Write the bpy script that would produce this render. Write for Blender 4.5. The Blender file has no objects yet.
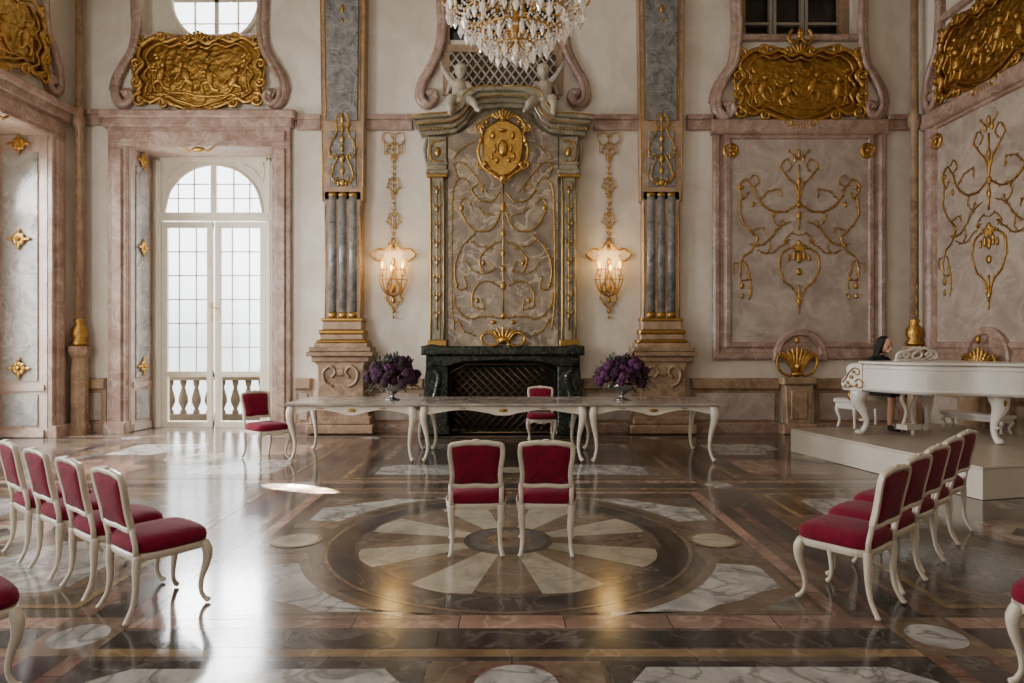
import bpy, math, random
from mathutils import Vector, Matrix, noise
random.seed(7)
PI=math.pi
f=660.; H=1.6; YW=11.67; XR=7.18; XL=-7.73; CX=512.; CY=341.5
scn=bpy.context.scene; col=scn.collection
def hx(s):
    r=[int(s[i:i+2],16)/255 for i in (0,2,4)]
    return tuple([(c/12.92 if c<=.04045 else ((c+.055)/1.055)**2.4) for c in r]+[1.])
# ---------------- materials
def newmat(name):
    m=bpy.data.materials.new(name); m.use_nodes=True
    nt=m.node_tree; b=nt.nodes['Principled BSDF']; return m,nt,b
def mul(c,k): return (min(1,c[0]*k),min(1,c[1]*k),min(1,c[2]*k),1)
def mat(name,c,rough=.5,metal=0,var=.12,scale=6,bump=0,bscale=40,emit=0,coat=0,sheen=0,spec=.5):
    c=hx(c) if isinstance(c,str) else c
    m,nt,b=newmat(name); N=nt.nodes; L=nt.links
    tc=N.new('ShaderNodeTexCoord'); no=N.new('ShaderNodeTexNoise'); no.inputs['Scale'].default_value=scale; no.inputs['Detail'].default_value=5
    L.new(tc.outputs['Object'],no.inputs['Vector'])
    cr=N.new('ShaderNodeValToRGB'); cr.color_ramp.elements[0].position=.3; cr.color_ramp.elements[1].position=.7
    cr.color_ramp.elements[0].color=mul(c,1-var); cr.color_ramp.elements[1].color=mul(c,1+var)
    L.new(no.outputs['Fac'],cr.inputs['Fac']); L.new(cr.outputs['Color'],b.inputs['Base Color'])
    b.inputs['Roughness'].default_value=rough; b.inputs['Metallic'].default_value=metal
    b.inputs['Coat Weight'].default_value=coat; b.inputs['Sheen Weight'].default_value=sheen
    b.inputs['Specular IOR Level'].default_value=spec
    if emit: b.inputs['Emission Color'].default_value=c; b.inputs['Emission Strength'].default_value=emit
    if bump:
        n2=N.new('ShaderNodeTexNoise'); n2.inputs['Scale'].default_value=bscale; n2.inputs['Detail'].default_value=4
        bp=N.new('ShaderNodeBump'); bp.inputs['Strength'].default_value=bump; bp.inputs['Distance'].default_value=.03
        L.new(tc.outputs['Object'],n2.inputs['Vector']); L.new(n2.outputs['Fac'],bp.inputs['Height']); L.new(bp.outputs['Normal'],b.inputs['Normal'])
    return m
def marble(name,c1,c2,vein,scale=1.5,rough=.3,vamt=.6,slab=None,mortar=.5,coat=0,vw=.03):
    c1,c2,vein=hx(c1),hx(c2),hx(vein)
    m,nt,b=newmat(name); N=nt.nodes; L=nt.links
    tc=N.new('ShaderNodeTexCoord')
    n1=N.new('ShaderNodeTexNoise'); n1.inputs['Scale'].default_value=scale; n1.inputs['Detail'].default_value=8; n1.inputs['Roughness'].default_value=.62; n1.inputs['Distortion'].default_value=.8
    L.new(tc.outputs['Object'],n1.inputs['Vector'])
    r1=N.new('ShaderNodeValToRGB'); r1.color_ramp.elements[0].position=.36; r1.color_ramp.elements[1].position=.64
    r1.color_ramp.elements[0].color=c1; r1.color_ramp.elements[1].color=c2
    L.new(n1.outputs['Fac'],r1.inputs['Fac'])
    n2=N.new('ShaderNodeTexNoise'); n2.inputs['Scale'].default_value=scale*.9; n2.inputs['Detail'].default_value=7; n2.inputs['Distortion'].default_value=.9
    L.new(tc.outputs['Object'],n2.inputs['Vector'])
    r2=N.new('ShaderNodeValToRGB'); e=r2.color_ramp.elements
    e[0].position=.5-vw; e[0].color=(0,0,0,1); e[1].position=.5+vw; e[1].color=(0,0,0,1)
    k=e.new(.5); k.color=(vamt,vamt,vamt,1)
    L.new(n2.outputs['Fac'],r2.inputs['Fac'])
    mx=N.new('ShaderNodeMix'); mx.data_type='RGBA'
    L.new(r2.outputs['Color'],mx.inputs[0]); L.new(r1.outputs['Color'],mx.inputs[6]); mx.inputs[7].default_value=vein
    out=mx.outputs[2]
    if slab:
        br=N.new('ShaderNodeTexBrick'); br.inputs['Scale'].default_value=1
        br.inputs['Brick Width'].default_value=slab[0]; br.inputs['Row Height'].default_value=slab[1]
        br.inputs['Mortar Size'].default_value=.004; br.inputs['Color1'].default_value=(.66,.67,.7,1); br.inputs['Color2'].default_value=(1.28,1.2,1.12,1); br.inputs['Mortar'].default_value=(mortar*.5,)*3+(1,)
        L.new(tc.outputs['Object'],br.inputs['Vector'])
        m2=N.new('ShaderNodeMix'); m2.data_type='RGBA'; m2.blend_type='MULTIPLY'; m2.inputs[0].default_value=1
        L.new(out,m2.inputs[6]); L.new(br.outputs['Color'],m2.inputs[7]); out=m2.outputs[2]
    L.new(out,b.inputs['Base Color'])
    mr=N.new('ShaderNodeMapRange'); mr.inputs['To Min'].default_value=rough*.75; mr.inputs['To Max'].default_value=rough*1.35
    L.new(n1.outputs['Fac'],mr.inputs['Value']); L.new(mr.outputs['Result'],b.inputs['Roughness'])
    b.inputs['Coat Weight'].default_value=coat; b.inputs['Coat Roughness'].default_value=.12
    return m
M={}
M['plaster']=marble('plaster','c8baa8','dfd5c5','d0c1ae',.9,.45,.4)
M['pink']=marble('pink_marble','876959','ac9080','cbb4a4',3,.3,.5)
M['pinklight']=marble('pale_pink_marble','ab9082','cdb9aa','917a6c',2.2,.32,.4)
M['panel']=marble('panel_marble','968577','b7a799','c9baad',1.8,.35,.4)
M['grey']=marble('grey_marble','85827e','b0aba4','cfc8be',3,.28,.6)
M['bluegrey']=marble('muted_grey_marble','5a5853','86817a','aaa39a',4,.28,.5)
M['brownmarble']=marble('brown_grey_marble','6e5f4f','9e8b74','c6b498',2.6,.3,.7)
M['greenmarble']=marble('grey_olive_marble','655b48','90846b','b5a888',5,.3,.5)
M['darkgreen']=marble('dark_green_marble','11140d','262b22','5a6455',5,.18,.4)
M['stone']=marble('tan_stone','80644d','a58869','c2a888',3,.4,.4)
M['plinth']=marble('brown_plinth_stone','6f5640','977b5e','b89c7c',3,.4,.4)
M['gold']=mat('gilding','b98f4a',.36,1,.25,14,.5,30)
M['goldrelief']=mat('relief_gilding','a07a3c',.4,1,.25,9,.5,30)
M['goldthin']=mat('dull_gilding','a88242',.42,.9,.25,14)
M['cream']=mat('cream_paint','d8cdb8',.4,0,.06,6,coat=.2)
M['chairwood']=mat('cream_chair_lacquer','cfc3af',.38,0,.08,8,coat=.2)
M['white']=mat('white_lacquer','e2dbd0',.28,0,.05,5,coat=.4)
M['red']=mat('crimson_velvet','6e0524',.85,0,.25,25,.15,200,sheen=.08,spec=.2)
M['stucco']=mat('greyish_stucco','ab9f8c',.55,0,.15,10,.2,30)
M['black']=mat('firebox_black','0b0a09',.7,0,.2)  # even black for the slab that fills the fireplace opening
M['nichebrown']=mat('niche_brown','4a3a30',.7,0,.2)
M['darkmetal']=mat('dark_bronze','4c3c24',.42,.9,.2)
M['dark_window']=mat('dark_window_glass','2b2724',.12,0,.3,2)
M['winwood']=mat('window_paint','8e8372',.5,0,.1)
M['tabletop']=marble('grey_brown_tabletop','857870','aa9d92','6f6157',3,.2,.4)
M['platform']=mat('platform_cream','cbc1b0',.5,0,.06,3)
M['platform_top']=mat('platform_top','a99c8a',.35,0,.1,3)
M['key']=mat('ivory_key','eeeae0',.3,0,.03)
M['blackkey']=mat('ebony','0a0a0a',.25,0,.1)
M['hair']=mat('black_hair','0c0908',.45,0,.3,40,.4,90)
M['skin']=mat('skin','c08c70',.55,0,.06)
M['dress']=mat('black_dress','141416',.8,0,.2)
M['flower']=mat('deep_purple_petals','3a1230',.75,0,.5,30)
M['flower2']=mat('plum_petals','5c2450',.75,0,.4,30)
M['leaf']=mat('leaf_green','26381e',.6,0,.35,20)
M['silver']=mat('silver','a9a7a2',.25,1,.1)
M['leather']=mat('pale_leather','cfc5b4',.5,0,.08)
M['balu']=mat('weathered_stone','544838',.8,0,.2)
M['flame']=mat('glowing_bulb','ffb348',.5,0,0,emit=20)
M['candle']=mat('candle_wax','e8cf9a',.5,0,.04,emit=.5)
M['bulb']=mat('dim_bulb','fff0d0',.4,0,0,emit=1.2)
m,nt,b=newmat('crystal'); b.inputs['Base Color'].default_value=(1,.95,.87,1); b.inputs['Roughness'].default_value=.04; b.inputs['Transmission Weight'].default_value=.6; b.inputs['IOR'].default_value=1.55
b.inputs['Specular IOR Level'].default_value=1; b.inputs['Emission Color'].default_value=(1,.85,.65,1); b.inputs['Emission Strength'].default_value=.04  # faint warm emission added to the crystal so it sparkles
M['crystal']=m
m,nt,b=newmat('thin_glass'); N=nt.nodes; L=nt.links
tr=N.new('ShaderNodeBsdfTransparent'); gl=N.new('ShaderNodeBsdfGlossy'); gl.inputs['Roughness'].default_value=.03; mx=N.new('ShaderNodeMixShader'); mx.inputs[0].default_value=.06
L.new(tr.outputs[0],mx.inputs[1]); L.new(gl.outputs[0],mx.inputs[2]); L.new(mx.outputs[0],N['Material Output'].inputs['Surface'])
M['glass']=m
# floor marbles
fr_=.14
M['f_brown']=marble('floor_brown','3f3730','62564b','7a6e62',1.6,fr_,.4,(.93,.47))
M['f_red']=marble('floor_red_brown','4c3a33','6c5348','87705f',2,fr_,.4,(.7,.35))
M['f_dark']=marble('floor_dark_grey','2a2827','423e3b','66615c',3,fr_,.5,(.8,.8))
M['f_beige']=marble('floor_cream_grey','8a816f','a79d8a','6c6356',2.4,fr_,.4)
M['f_white']=marble('floor_white_veined','85827e','b2ada5','4e4a46',3.4,fr_,.7,vw=.045)
M['f_grey']=marble('floor_grey','504e4b','716d68','928d86',3.2,fr_,.5,(1,.7))
M['f_tan']=marble('floor_tan','57493d','73614f','8c7964',2.4,fr_,.4)
M['f_pink']=marble('floor_pink','725a4f','917667','b09789',2.6,fr_,.5,(.6,.6))
M['f_ochre']=marble('floor_ochre','67553e','876f50','a28b68',2.6,fr_,.5)

# ---------------- mesh builder
def offs(pts,d):
    n=len(pts); out=[]
    for i in range(n):
        p0=Vector(pts[i-1]); p=Vector(pts[i]); p1=Vector(pts[(i+1)%n])
        a=(p-p0); b_=(p1-p)
        a=a.normalized() if a.length>1e-9 else Vector((1,0)); b_=b_.normalized() if b_.length>1e-9 else a
        na=Vector((-a.y,a.x)); nb=Vector((-b_.y,b_.x)); mm=na+nb
        if mm.length<1e-6: mm=na
        mm.normalize(); k=max(.4,mm.dot(na)); out.append(tuple(p+mm*(d/k)))
    return out
def ccw(p):
    a=sum(p[i-1][0]*p[i][1]-p[i][0]*p[i-1][1] for i in range(len(p)))
    return list(p) if a>0 else list(reversed(p))
def sm(pts,n=6,closed=False):
    P=[Vector(p) for p in pts]; N_=len(P); out=[]
    rng=range(N_) if closed else range(N_-1)
    for i in rng:
        if closed: a,b_,c,d=P[i-1],P[i],P[(i+1)%N_],P[(i+2)%N_]
        else: a,b_,c,d=P[max(i-1,0)],P[i],P[i+1],P[min(i+2,N_-1)]
        for k in range(n):
            t=k/n
            out.append(tuple(.5*((2*b_)+(c-a)*t+(2*a-5*b_+4*c-d)*t*t+(3*b_-a-3*c+d)*t**3)))
    if not closed: out.append(tuple(P[-1]))
    return out
class MB:
    def __init__(s): s.v=[];s.f=[];s.s=[];s.mi=[];s.cm=0
    def add(s,vs,fs,smooth=False):
        n=len(s.v); s.v+=[tuple(v) for v in vs]
        for q in fs: s.f.append([i+n for i in q]); s.s.append(smooth); s.mi.append(s.cm)
    def box(s,a,b):
        x0,y0,z0=[min(a[i],b[i]) for i in range(3)]; x1,y1,z1=[max(a[i],b[i]) for i in range(3)]
        s.add([(x0,y0,z0),(x1,y0,z0),(x1,y1,z0),(x0,y1,z0),(x0,y0,z1),(x1,y0,z1),(x1,y1,z1),(x0,y1,z1)],
              [(3,2,1,0),(4,5,6,7),(0,1,5,4),(1,2,6,5),(2,3,7,6),(3,0,4,7)])
    def tube(s,pts,r,n=8,ry=1.):
        P=[Vector(p) for p in pts]; m_=len(P)
        if isinstance(r,(int,float)): R=[r]*m_
        else:
            r=list(r); R=[]
            if len(r)==m_: R=r
            else:
                for i in range(m_):
                    x=i/(m_-1)*(len(r)-1); j=min(int(x),len(r)-2); t=x-j; R.append(r[j]*(1-t)+r[j+1]*t)
        vs=[]; up=None
        for i in range(m_):
            t=(P[min(i+1,m_-1)]-P[max(i-1,0)])
            t=t.normalized() if t.length>1e-9 else Vector((0,0,1))
            if up is None: up=t.orthogonal().normalized()
            else:
                up=up-t*up.dot(t); up=up.normalized() if up.length>1e-6 else t.orthogonal().normalized()
            w=t.cross(up)
            for k in range(n):
                a=2*PI*k/n; vs.append(P[i]+up*(math.cos(a)*R[i])+w*(math.sin(a)*R[i]*ry))
        fs=[]
        for i in range(m_-1):
            for k in range(n):
                k2=(k+1)%n; fs.append((i*n+k,i*n+k2,(i+1)*n+k2,(i+1)*n+k))
        s.add(vs,fs,True)
        b0=len(s.v)-len(vs)
        s.f.append([b0+k for k in reversed(range(n))]); s.s.append(False); s.mi.append(s.cm)
        s.f.append([b0+(m_-1)*n+k for k in range(n)]); s.s.append(False); s.mi.append(s.cm)
    def lathe(s,prof,c=(0,0,0),n=20,smooth=True,sx=1,sy=1):
        vs=[]
        for r,z in prof:
            for k in range(n):
                a=2*PI*(k+.5)/n; vs.append((c[0]+r*sx*math.cos(a),c[1]+r*sy*math.sin(a),c[2]+z))
        fs=[]
        for i in range(len(prof)-1):
            for k in range(n):
                k2=(k+1)%n; fs.append((i*n+k,i*n+k2,(i+1)*n+k2,(i+1)*n+k))
        s.add(vs,fs,smooth); b0=len(s.v)-len(vs)
        s.f.append([b0+k for k in reversed(range(n))]); s.s.append(False); s.mi.append(s.cm)
        s.f.append([b0+(len(prof)-1)*n+k for k in range(n)]); s.s.append(False); s.mi.append(s.cm)
    def ell(s,c,r,seg=10,rg=6,rot=None):
        if isinstance(r,(int,float)): r=(r,r,r)
        vs=[];C=Vector(c)
        for i in range(1,rg):
            p=PI*i/rg
            for k in range(seg):
                a=2*PI*k/seg; v=Vector((r[0]*math.sin(p)*math.cos(a),r[1]*math.sin(p)*math.sin(a),r[2]*math.cos(p)))
                if rot: v=rot@v
                vs.append(C+v)
        t=Vector((0,0,r[2])); b_=Vector((0,0,-r[2]))
        if rot: t=rot@t; b_=rot@b_
        vs+=[C+t,C+b_]; T=len(vs)-2; B=T+1; fs=[]
        for k in range(seg):
            k2=(k+1)%seg; fs.append((T,k,k2)); fs.append((B,(rg-2)*seg+k2,(rg-2)*seg+k))
            for i in range(rg-2): fs.append((i*seg+k,(i+1)*seg+k,(i+1)*seg+k2,i*seg+k2))
        s.add(vs,fs,True)
    def loft(s,loops,cap0=True,cap1=True,smooth=False):
        n=len(loops[0]); vs=[p for l in loops for p in l]; fs=[]
        for i in range(len(loops)-1):
            for k in range(n):
                k2=(k+1)%n; fs.append((i*n+k,i*n+k2,(i+1)*n+k2,(i+1)*n+k))
        s.add(vs,fs,smooth); b0=len(s.v)-len(vs)
        if cap0: s.f.append([b0+k for k in reversed(range(n))]); s.s.append(smooth); s.mi.append(s.cm)
        if cap1: s.f.append([b0+(len(loops)-1)*n+k for k in range(n)]); s.s.append(smooth); s.mi.append(s.cm)
    def build(s,name,mats,parent=None,world=True):
        o0=Vector((0,0,0)); p=parent
        if world:
            while p is not None: o0+=p.location; p=p.parent
        me=bpy.data.meshes.new(name); me.from_pydata([Vector(v)-o0 for v in s.v],[],s.f)
        if not isinstance(mats,(list,tuple)): mats=[mats]
        for m_ in mats: me.materials.append(M[m_] if isinstance(m_,str) else m_)
        me.polygons.foreach_set('use_smooth',s.s); me.polygons.foreach_set('material_index',s.mi); me.update()
        o=bpy.data.objects.new(name,me); col.objects.link(o); o.parent=parent
        return o
def tag(o,label=None,cat=None,group=None,kind=None):
    if label: o['label']=label
    if cat: o['category']=cat
    if group: o['group']=group
    if kind: o['kind']=kind
    return o
def thing(name,label,cat,loc=(0,0,0),rz=0,group=None,kind=None):
    o=bpy.data.objects.new(name,None); col.objects.link(o); o.location=loc; o.rotation_euler=(0,0,rz); o.empty_display_size=.1
    return tag(o,label,cat,group,kind)
def struct(mb,name,m_,label,cat,parent=None):
    return tag(mb.build(name,m_,parent),label,cat,kind='structure')
def dup(o,parent=None):
    c=o.copy(); col.objects.link(c); c.parent=parent
    for ch in list(o.children): dup(ch,c)
    return c
# ---------------- planes
class Plane:
    def __init__(s,kind,D=None):
        s.kind=kind; s.D=D
        if kind=='back': s.o=Vector((0,YW if D is None else D,0)); s.u=Vector((1,0,0)); s.n=Vector((0,-1,0))
        if kind=='right': s.o=Vector((XR,0,0)); s.u=Vector((0,-1,0)); s.n=Vector((-1,0,0))
        if kind=='left': s.o=Vector((XL if D is None else D,0,0)); s.u=Vector((0,1,0)); s.n=Vector((1,0,0))
    def p(s,uv,off=0):
        if off==0 and s.D is None: off=.004
        return s.o+s.u*uv[0]+Vector((0,0,uv[1]))+s.n*off
BK=Plane('back'); RT=Plane('right'); LF=Plane('left'); BD=Plane('back',12.38); LD=Plane('left',-8.6)
GK=.46
class Fr:  # drawing frame on a wall plane: dx across and py down, one unit = 1/56.6 m
    def __init__(s,pl,cpx=None,cu=None,off=0):
        s.pl=pl; d=(pl.o.y if pl.kind=='back' else YW)-off
        s.s=d/f; s.cu=cu if cu is not None else (cpx-CX)*s.s
    def q(s,dx,py): return (s.cu+dx*s.s, H-(py-CY)*s.s)
    def P(s,dx,py,off): return s.pl.p(s.q(dx,py),off)
    def rect(s,mb,x0,y0,x1,y1,o0,o1,bev=0):
        s.poly(mb,[(x0,y0),(x1,y0),(x1,y1),(x0,y1)],o0,o1,bev)
    def poly(s,mb,pts,o0,o1,bev=0):
        p=ccw([s.q(*a) for a in pts])
        L_=[[s.pl.p(a,o0) for a in p]]
        if bev: L_.append([s.pl.p(a,o1-bev) for a in p]); L_.append([s.pl.p(a,o1) for a in offs(p,bev)])
        else: L_.append([s.pl.p(a,o1) for a in p])
        mb.loft(L_,False,True)
    def relief(s,mb,pts,o0,o1,h,seed=0,amp=.06,fq=6.):
        p=ccw([s.q(*a) for a in pts]); cx=sum(a[0] for a in p)/len(p); cy=sum(a[1] for a in p)/len(p)
        L_=[[s.pl.p(a,o0) for a in p]]; n=44
        for j in range(n):
            k=1-j/n; hh=h*(1-k**4)
            lp=[]
            for a in p:
                x,y=cx+(a[0]-cx)*k,cy+(a[1]-cy)*k
                v=noise.noise(Vector((x*fq,y*fq,seed*3.7)))*.6+noise.noise(Vector((x*fq*2.3,y*fq*2.3,seed*1.3)))*.6 if j else 0
                lp.append(s.pl.p((x,y),o1+hh+amp*max(-.5,min(.8,v))*min(1,j/4)))
            L_.append(lp)
        mb.loft(L_,False,True,True)
    def mold(s,mb,pts,prof,cap=False):
        p=ccw([s.q(*a) for a in pts]); L_=[]
        for ins,o in prof: L_.append([s.pl.p(a,o) for a in (offs(p,ins) if ins else p)])
        mb.loft(L_,False,cap)
    def t(s,mb,pts,r,off=.04,mir=True,n=6,k=5,g=True):
        kk=s.s*(GK if g else 1)
        for sg in ((1,-1) if mir else (1,)):
            q=sm([(a[0]*sg,a[1]) for a in pts],k)
            R=[x*kk for x in r] if isinstance(r,(list,tuple)) else r*kk
            mb.tube([s.P(a[0],a[1],off) for a in q],R,n)
    def vine(s,mb,pts,r,off=.04,mir=True,step=5.4):
        s.t(mb,pts,r,off,mir)
        q=sm(pts,8); acc=0; sd=1
        for i in range(1,len(q)-1):
            d=math.hypot(q[i][0]-q[i-1][0],q[i][1]-q[i-1][1]); acc+=d
            if acc>step:
                acc=0; sd=-sd; a=math.atan2(-(q[i+1][1]-q[i-1][1]),q[i+1][0]-q[i-1][0])+sd*.6
                x=q[i][0]+sd*1.4*math.sin(a); y=q[i][1]+sd*1.4*math.cos(a)
                s.blob(mb,x,y,2.6,.8,.5,off,mir,a)
    def spiral(s,mb,cx,cy,r,a0,turns,rad,off,mir=True):
        pts=[]
        for i in range(15):
            t=i/14; a=a0+turns*2*PI*t; q=r*(1-.82*t); pts.append((cx+q*math.cos(a),cy+q*math.sin(a)))
        s.t(mb,pts,[rad,rad*1.1,rad*.6],off,mir,6,2); s.blob(mb,cx,cy,r*.3,r*.3,1.5,off,mir)
    def blob(s,mb,dx,py,rx,ry,rd=2.,off=.04,mir=True,ang=0,g=.72):
        for sg in ((1,-1) if (mir and dx!=0) else (1,)):
            c=s.P(dx*sg,py,off); a=ang*sg
            U=s.pl.u*math.cos(a)+Vector((0,0,1))*math.sin(a); V_=-s.pl.u*math.sin(a)+Vector((0,0,1))*math.cos(a)
            R=Matrix((U,s.pl.n,V_)).transposed()
            mb.ell(c,(rx*s.s*g,min(rd*s.s*g,max(.01,off-.005)),ry*s.s*g),8,6,R)
def mirror(h): return h+[(-x,y) for x,y in reversed(h) if abs(x)>1e-6]
def circ(cx,cy,r,n=24,a0=0,a1=2*PI):
    return [(cx+r*math.cos(a0+(a1-a0)*i/n),cy+r*math.sin(a0+(a1-a0)*i/n)) for i in range(n)]
ZT=9.6
# ================= ROOM SHELL
zDoor=5.05; uA,uB=-6.75,-4.19
Fb=Fr(BK,cpx=512); FL=Fr(BK,cpx=201); FRp=Fr(BK,cpx=798); FC=Fr(BK,cpx=503)
mb=MB()
def wseg(u0,v0,u1,v1): mb.box((u0,YW,v0),(u1,YW+.5,v1))
wu0=XL-.9; wu1=XR+.4
upL=(FL.q(-60,40)[0],FL.q(60,40)[0]); vU=FL.q(0,40)[1]
upC=(FC.q(-56,40)[0],FC.q(56,40)[0]); upR=(FRp.q(-60,40)[0],FRp.q(55,40)[0]); zU1=9.0
wseg(wu0,0,uA,zDoor); wseg(uB,0,wu1,zDoor); wseg(wu0,zDoor,wu1,vU)
us=[wu0,upL[0],upL[1],upC[0],upC[1],upR[0],upR[1],wu1]
for i in range(0,8,2): wseg(us[i],vU,us[i+1],ZT)
for i in (1,3,5): wseg(us[i],zU1,us[i+1],ZT)
struct(mb,'wall_back','plaster','cream marbled plaster wall behind the fireplace','wall')
mb=MB(); yo0,yo1=8.44,11.0
mb.box((XL-.9,yo1,0),(XL,YW,ZT)); mb.box((XL-.9,-3,0),(XL,yo0,ZT)); mb.box((XL-.9,yo0,zDoor),(XL,yo1,ZT))
struct(mb,'wall_left','plaster','cream plaster wall on the left with tall window bay','wall')
mb=MB(); mb.box((XR,-3,0),(XR+.4,YW,ZT)); struct(mb,'wall_right','plaster','cream plaster wall on the right behind the piano','wall')
mb=MB(); mb.box((XL-.9,-3.4,0),(XR+.4,-3,ZT)); struct(mb,'wall_front','plaster','cream wall behind the viewer','wall')
mb=MB(); mb.box((XL-.9,-3.4,ZT),(XR+.4,YW+.5,ZT+.3)); struct(mb,'ceiling','stucco','pale stucco ceiling high above','ceiling')
mb=MB()
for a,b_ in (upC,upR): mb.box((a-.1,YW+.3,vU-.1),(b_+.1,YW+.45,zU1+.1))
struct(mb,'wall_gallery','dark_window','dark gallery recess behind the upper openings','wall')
# floor
mats=['f_brown','f_red','f_dark','f_beige','f_white','f_grey','f_tan','f_pink','f_ochre']; BR,RD,DK,BE,WH,GR,TN,PK,OC=range(9)
mb=MB(); mb.box((XL-.9,-3,-.2),(XR+.4,YW+.75,0))
LY=[0]
def fp(pts,mi,ly):
    LY[0]+=1; mb.cm=mi; p=ccw(pts); z=ly*.0005+(LY[0]%9)*.00004; mb.add([(x,y,z) for x,y in p],[list(range(len(p)))])
def frect(x0,y0,x1,y1,mi,ly): fp([(x0,y0),(x1,y0),(x1,y1),(x0,y1)],mi,ly)
def fring(cx,cy,r0,r1,mi,ly,n=64):
    mb.cm=mi
    vs=[(cx+r*math.cos(2*PI*i/n),cy+r*math.sin(2*PI*i/n),ly*.0005) for r in (r1,r0) for i in range(n)]
    mb.add(vs,[(i,(i+1)%n,n+(i+1)%n,n+i) for i in range(n)])
def fdisc(cx,cy,r,mi,ly,n=40): fp(circ(cx,cy,r,n),mi,ly)
mx_,my_=-.03,5.3
for yb in (-.3,3.55,7.32,10.9):
    frect(XL,yb-.1,XR,yb+.1,DK,1); frect(XL,yb-.2,XR,yb-.12,OC,1); frect(XL,yb+.13,XR,yb+.27,PK,1)
for xb in (-6.3,-2.35,2.3,6.2): frect(xb-.2,-2.9,xb+.2,11.6,RD,2); frect(xb-.1,-2.9,xb+.1,11.6,DK,3)
for xb in (-6.3,-2.35,2.3,6.2):
    for yb in (-.3,3.55,7.32,10.9): frect(xb-.2,yb-.2,xb+.2,yb+.27,TN,4); fdisc(xb,yb+.03,.15,WH,5)
frect(mx_-2.05,my_-1.5,mx_+2.0,my_+1.72,PK,4)
frect(mx_-1.95,my_-1.45,mx_+1.9,my_+1.64,BR,5)
for sx in (-1,1):
    for sy in (-1,1):
        def arc(r,a0,a1,n=12): return [(mx_+r*math.cos(t)*sx,my_+r*math.sin(t)*sy) for t in [math.radians(a0+(a1-a0)*i/n) for i in range(n+1)]]
        fp(arc(1.53,12,78)+[(mx_+sx*.36,my_+sy*1.44),(mx_+sx*1.86,my_+sy*1.44),(mx_+sx*1.86,my_+sy*.36)],TN,6)
        fp(arc(1.6,20,68)+[(mx_+sx*(.62),my_+sy*1.4),(mx_+sx*1.15,my_+sy*1.4),(mx_+sx*1.28,my_+sy*1.3),(mx_+sx*1.46,my_+sy*1.22),(mx_+sx*1.6,my_+sy*1.1),(mx_+sx*1.78,my_+sy*1.02),(mx_+sx*1.78,my_+sy*.6)],WH,7)
        fp([(mx_+sx*1.5,my_+sy*1.38),(mx_+sx*1.8,my_+sy*1.38),(mx_+sx*1.8,my_+sy*1.14)],GR,7)
fring(mx_,my_,1.4,1.43,TN,8); fring(mx_,my_,1.2,1.4,DK,9); fdisc(mx_,my_,1.2,BR,9)
NW=16
for i in range(NW):
    a0=2*PI*(i+.5)/NW; a1=2*PI*(i+1.5)/NW
    R0=1.15 if i%2==0 else 1.1
    pts=[(mx_+.34*math.cos(a0),my_+.34*math.sin(a0))]
    for k in range(9):
        t=k/8; a=a0+(a1-a0)*t; r=R0+.03*math.sin(PI*t); pts.append((mx_+r*math.cos(a),my_+r*math.sin(a)))
    pts.append((mx_+.34*math.cos(a1),my_+.34*math.sin(a1)))
    fp(pts,BE if i%2==0 else TN,11 if i%2==0 else 10)
fdisc(mx_,my_,.36,DK,12); fdisc(mx_,my_,.31,GR,13); fdisc(mx_,my_,.18,TN,14)
for dx,dy,r in ((-1.7,0,.2),(1.65,0,.2)): fdisc(mx_+dx,my_+dy,r,OC,13); fdisc(mx_+dx,my_+dy,r*.84,BE,14)
frect(-2.1,2.3,-.42,3.3,DK,4); fp([(-2.0,2.5),(-.5,2.5),(-.5,3.05),(-.62,3.22),(-1.85,3.22),(-2.0,3.1)],WH,5)
frect(.46,2.3,2.1,3.3,DK,4); fp([(.54,2.5),(2.0,2.5),(2.0,3.1),(1.85,3.24),(.66,3.24),(.54,3.05)],WH,5)
frect(-.4,2.3,.44,3.3,TN,4); fdisc(.02,3.06,.24,RD,5); fdisc(.02,3.06,.2,WH,6); frect(-2.1,.2,2.1,2.1,GR,4)
for s_ in (-1,1):
    cx=s_*4.32
    for cy,hh,cc in ((1.65,1.45,WH),(5.45,1.5,GR),(9.1,1.42,PK)):
        frect(cx-1.72,cy-hh,cx+1.72,cy+hh,OC,4); frect(cx-1.66,cy-hh+.06,cx+1.66,cy+hh-.06,BR,5)
        for ex in (-1,1):
            for ey in (-1,1):
                o_=[(cx+ex*.3,cy+ey*.55),(cx+ex*.55,cy+ey*.5),(cx+ex*.7,cy+ey*.12),(cx+ex*1.5,cy+ey*.12),(cx+ex*1.5,cy+ey*(hh-.3)),(cx+ex*1.35,cy+ey*(hh-.18)),(cx+ex*.3,cy+ey*(hh-.18))]
                fp(o_,RD if cc!=GR else TN,6)
                p_=ccw(o_); fp(offs(p_,.07),(cc if ex*ey>0 else WH) if cc!=GR else (GR if ex*ey>0 else WH),7)
        fdisc(cx,cy,.52,DK,8); fdisc(cx,cy,.44,PK,9); fdisc(cx,cy,.3,BE,10); fp([(cx-.2,cy),(cx,cy-.2),(cx+.2,cy),(cx,cy+.2)],DK,11)
        for ex in (-1,1): frect(cx+ex*1.58-.06,cy-.5,cx+ex*1.58+.06,cy+.5,GR,8)
frect(-2.0,7.66,2.0,10.6,OC,4); frect(-1.93,7.72,1.93,10.54,BR,5)
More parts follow.
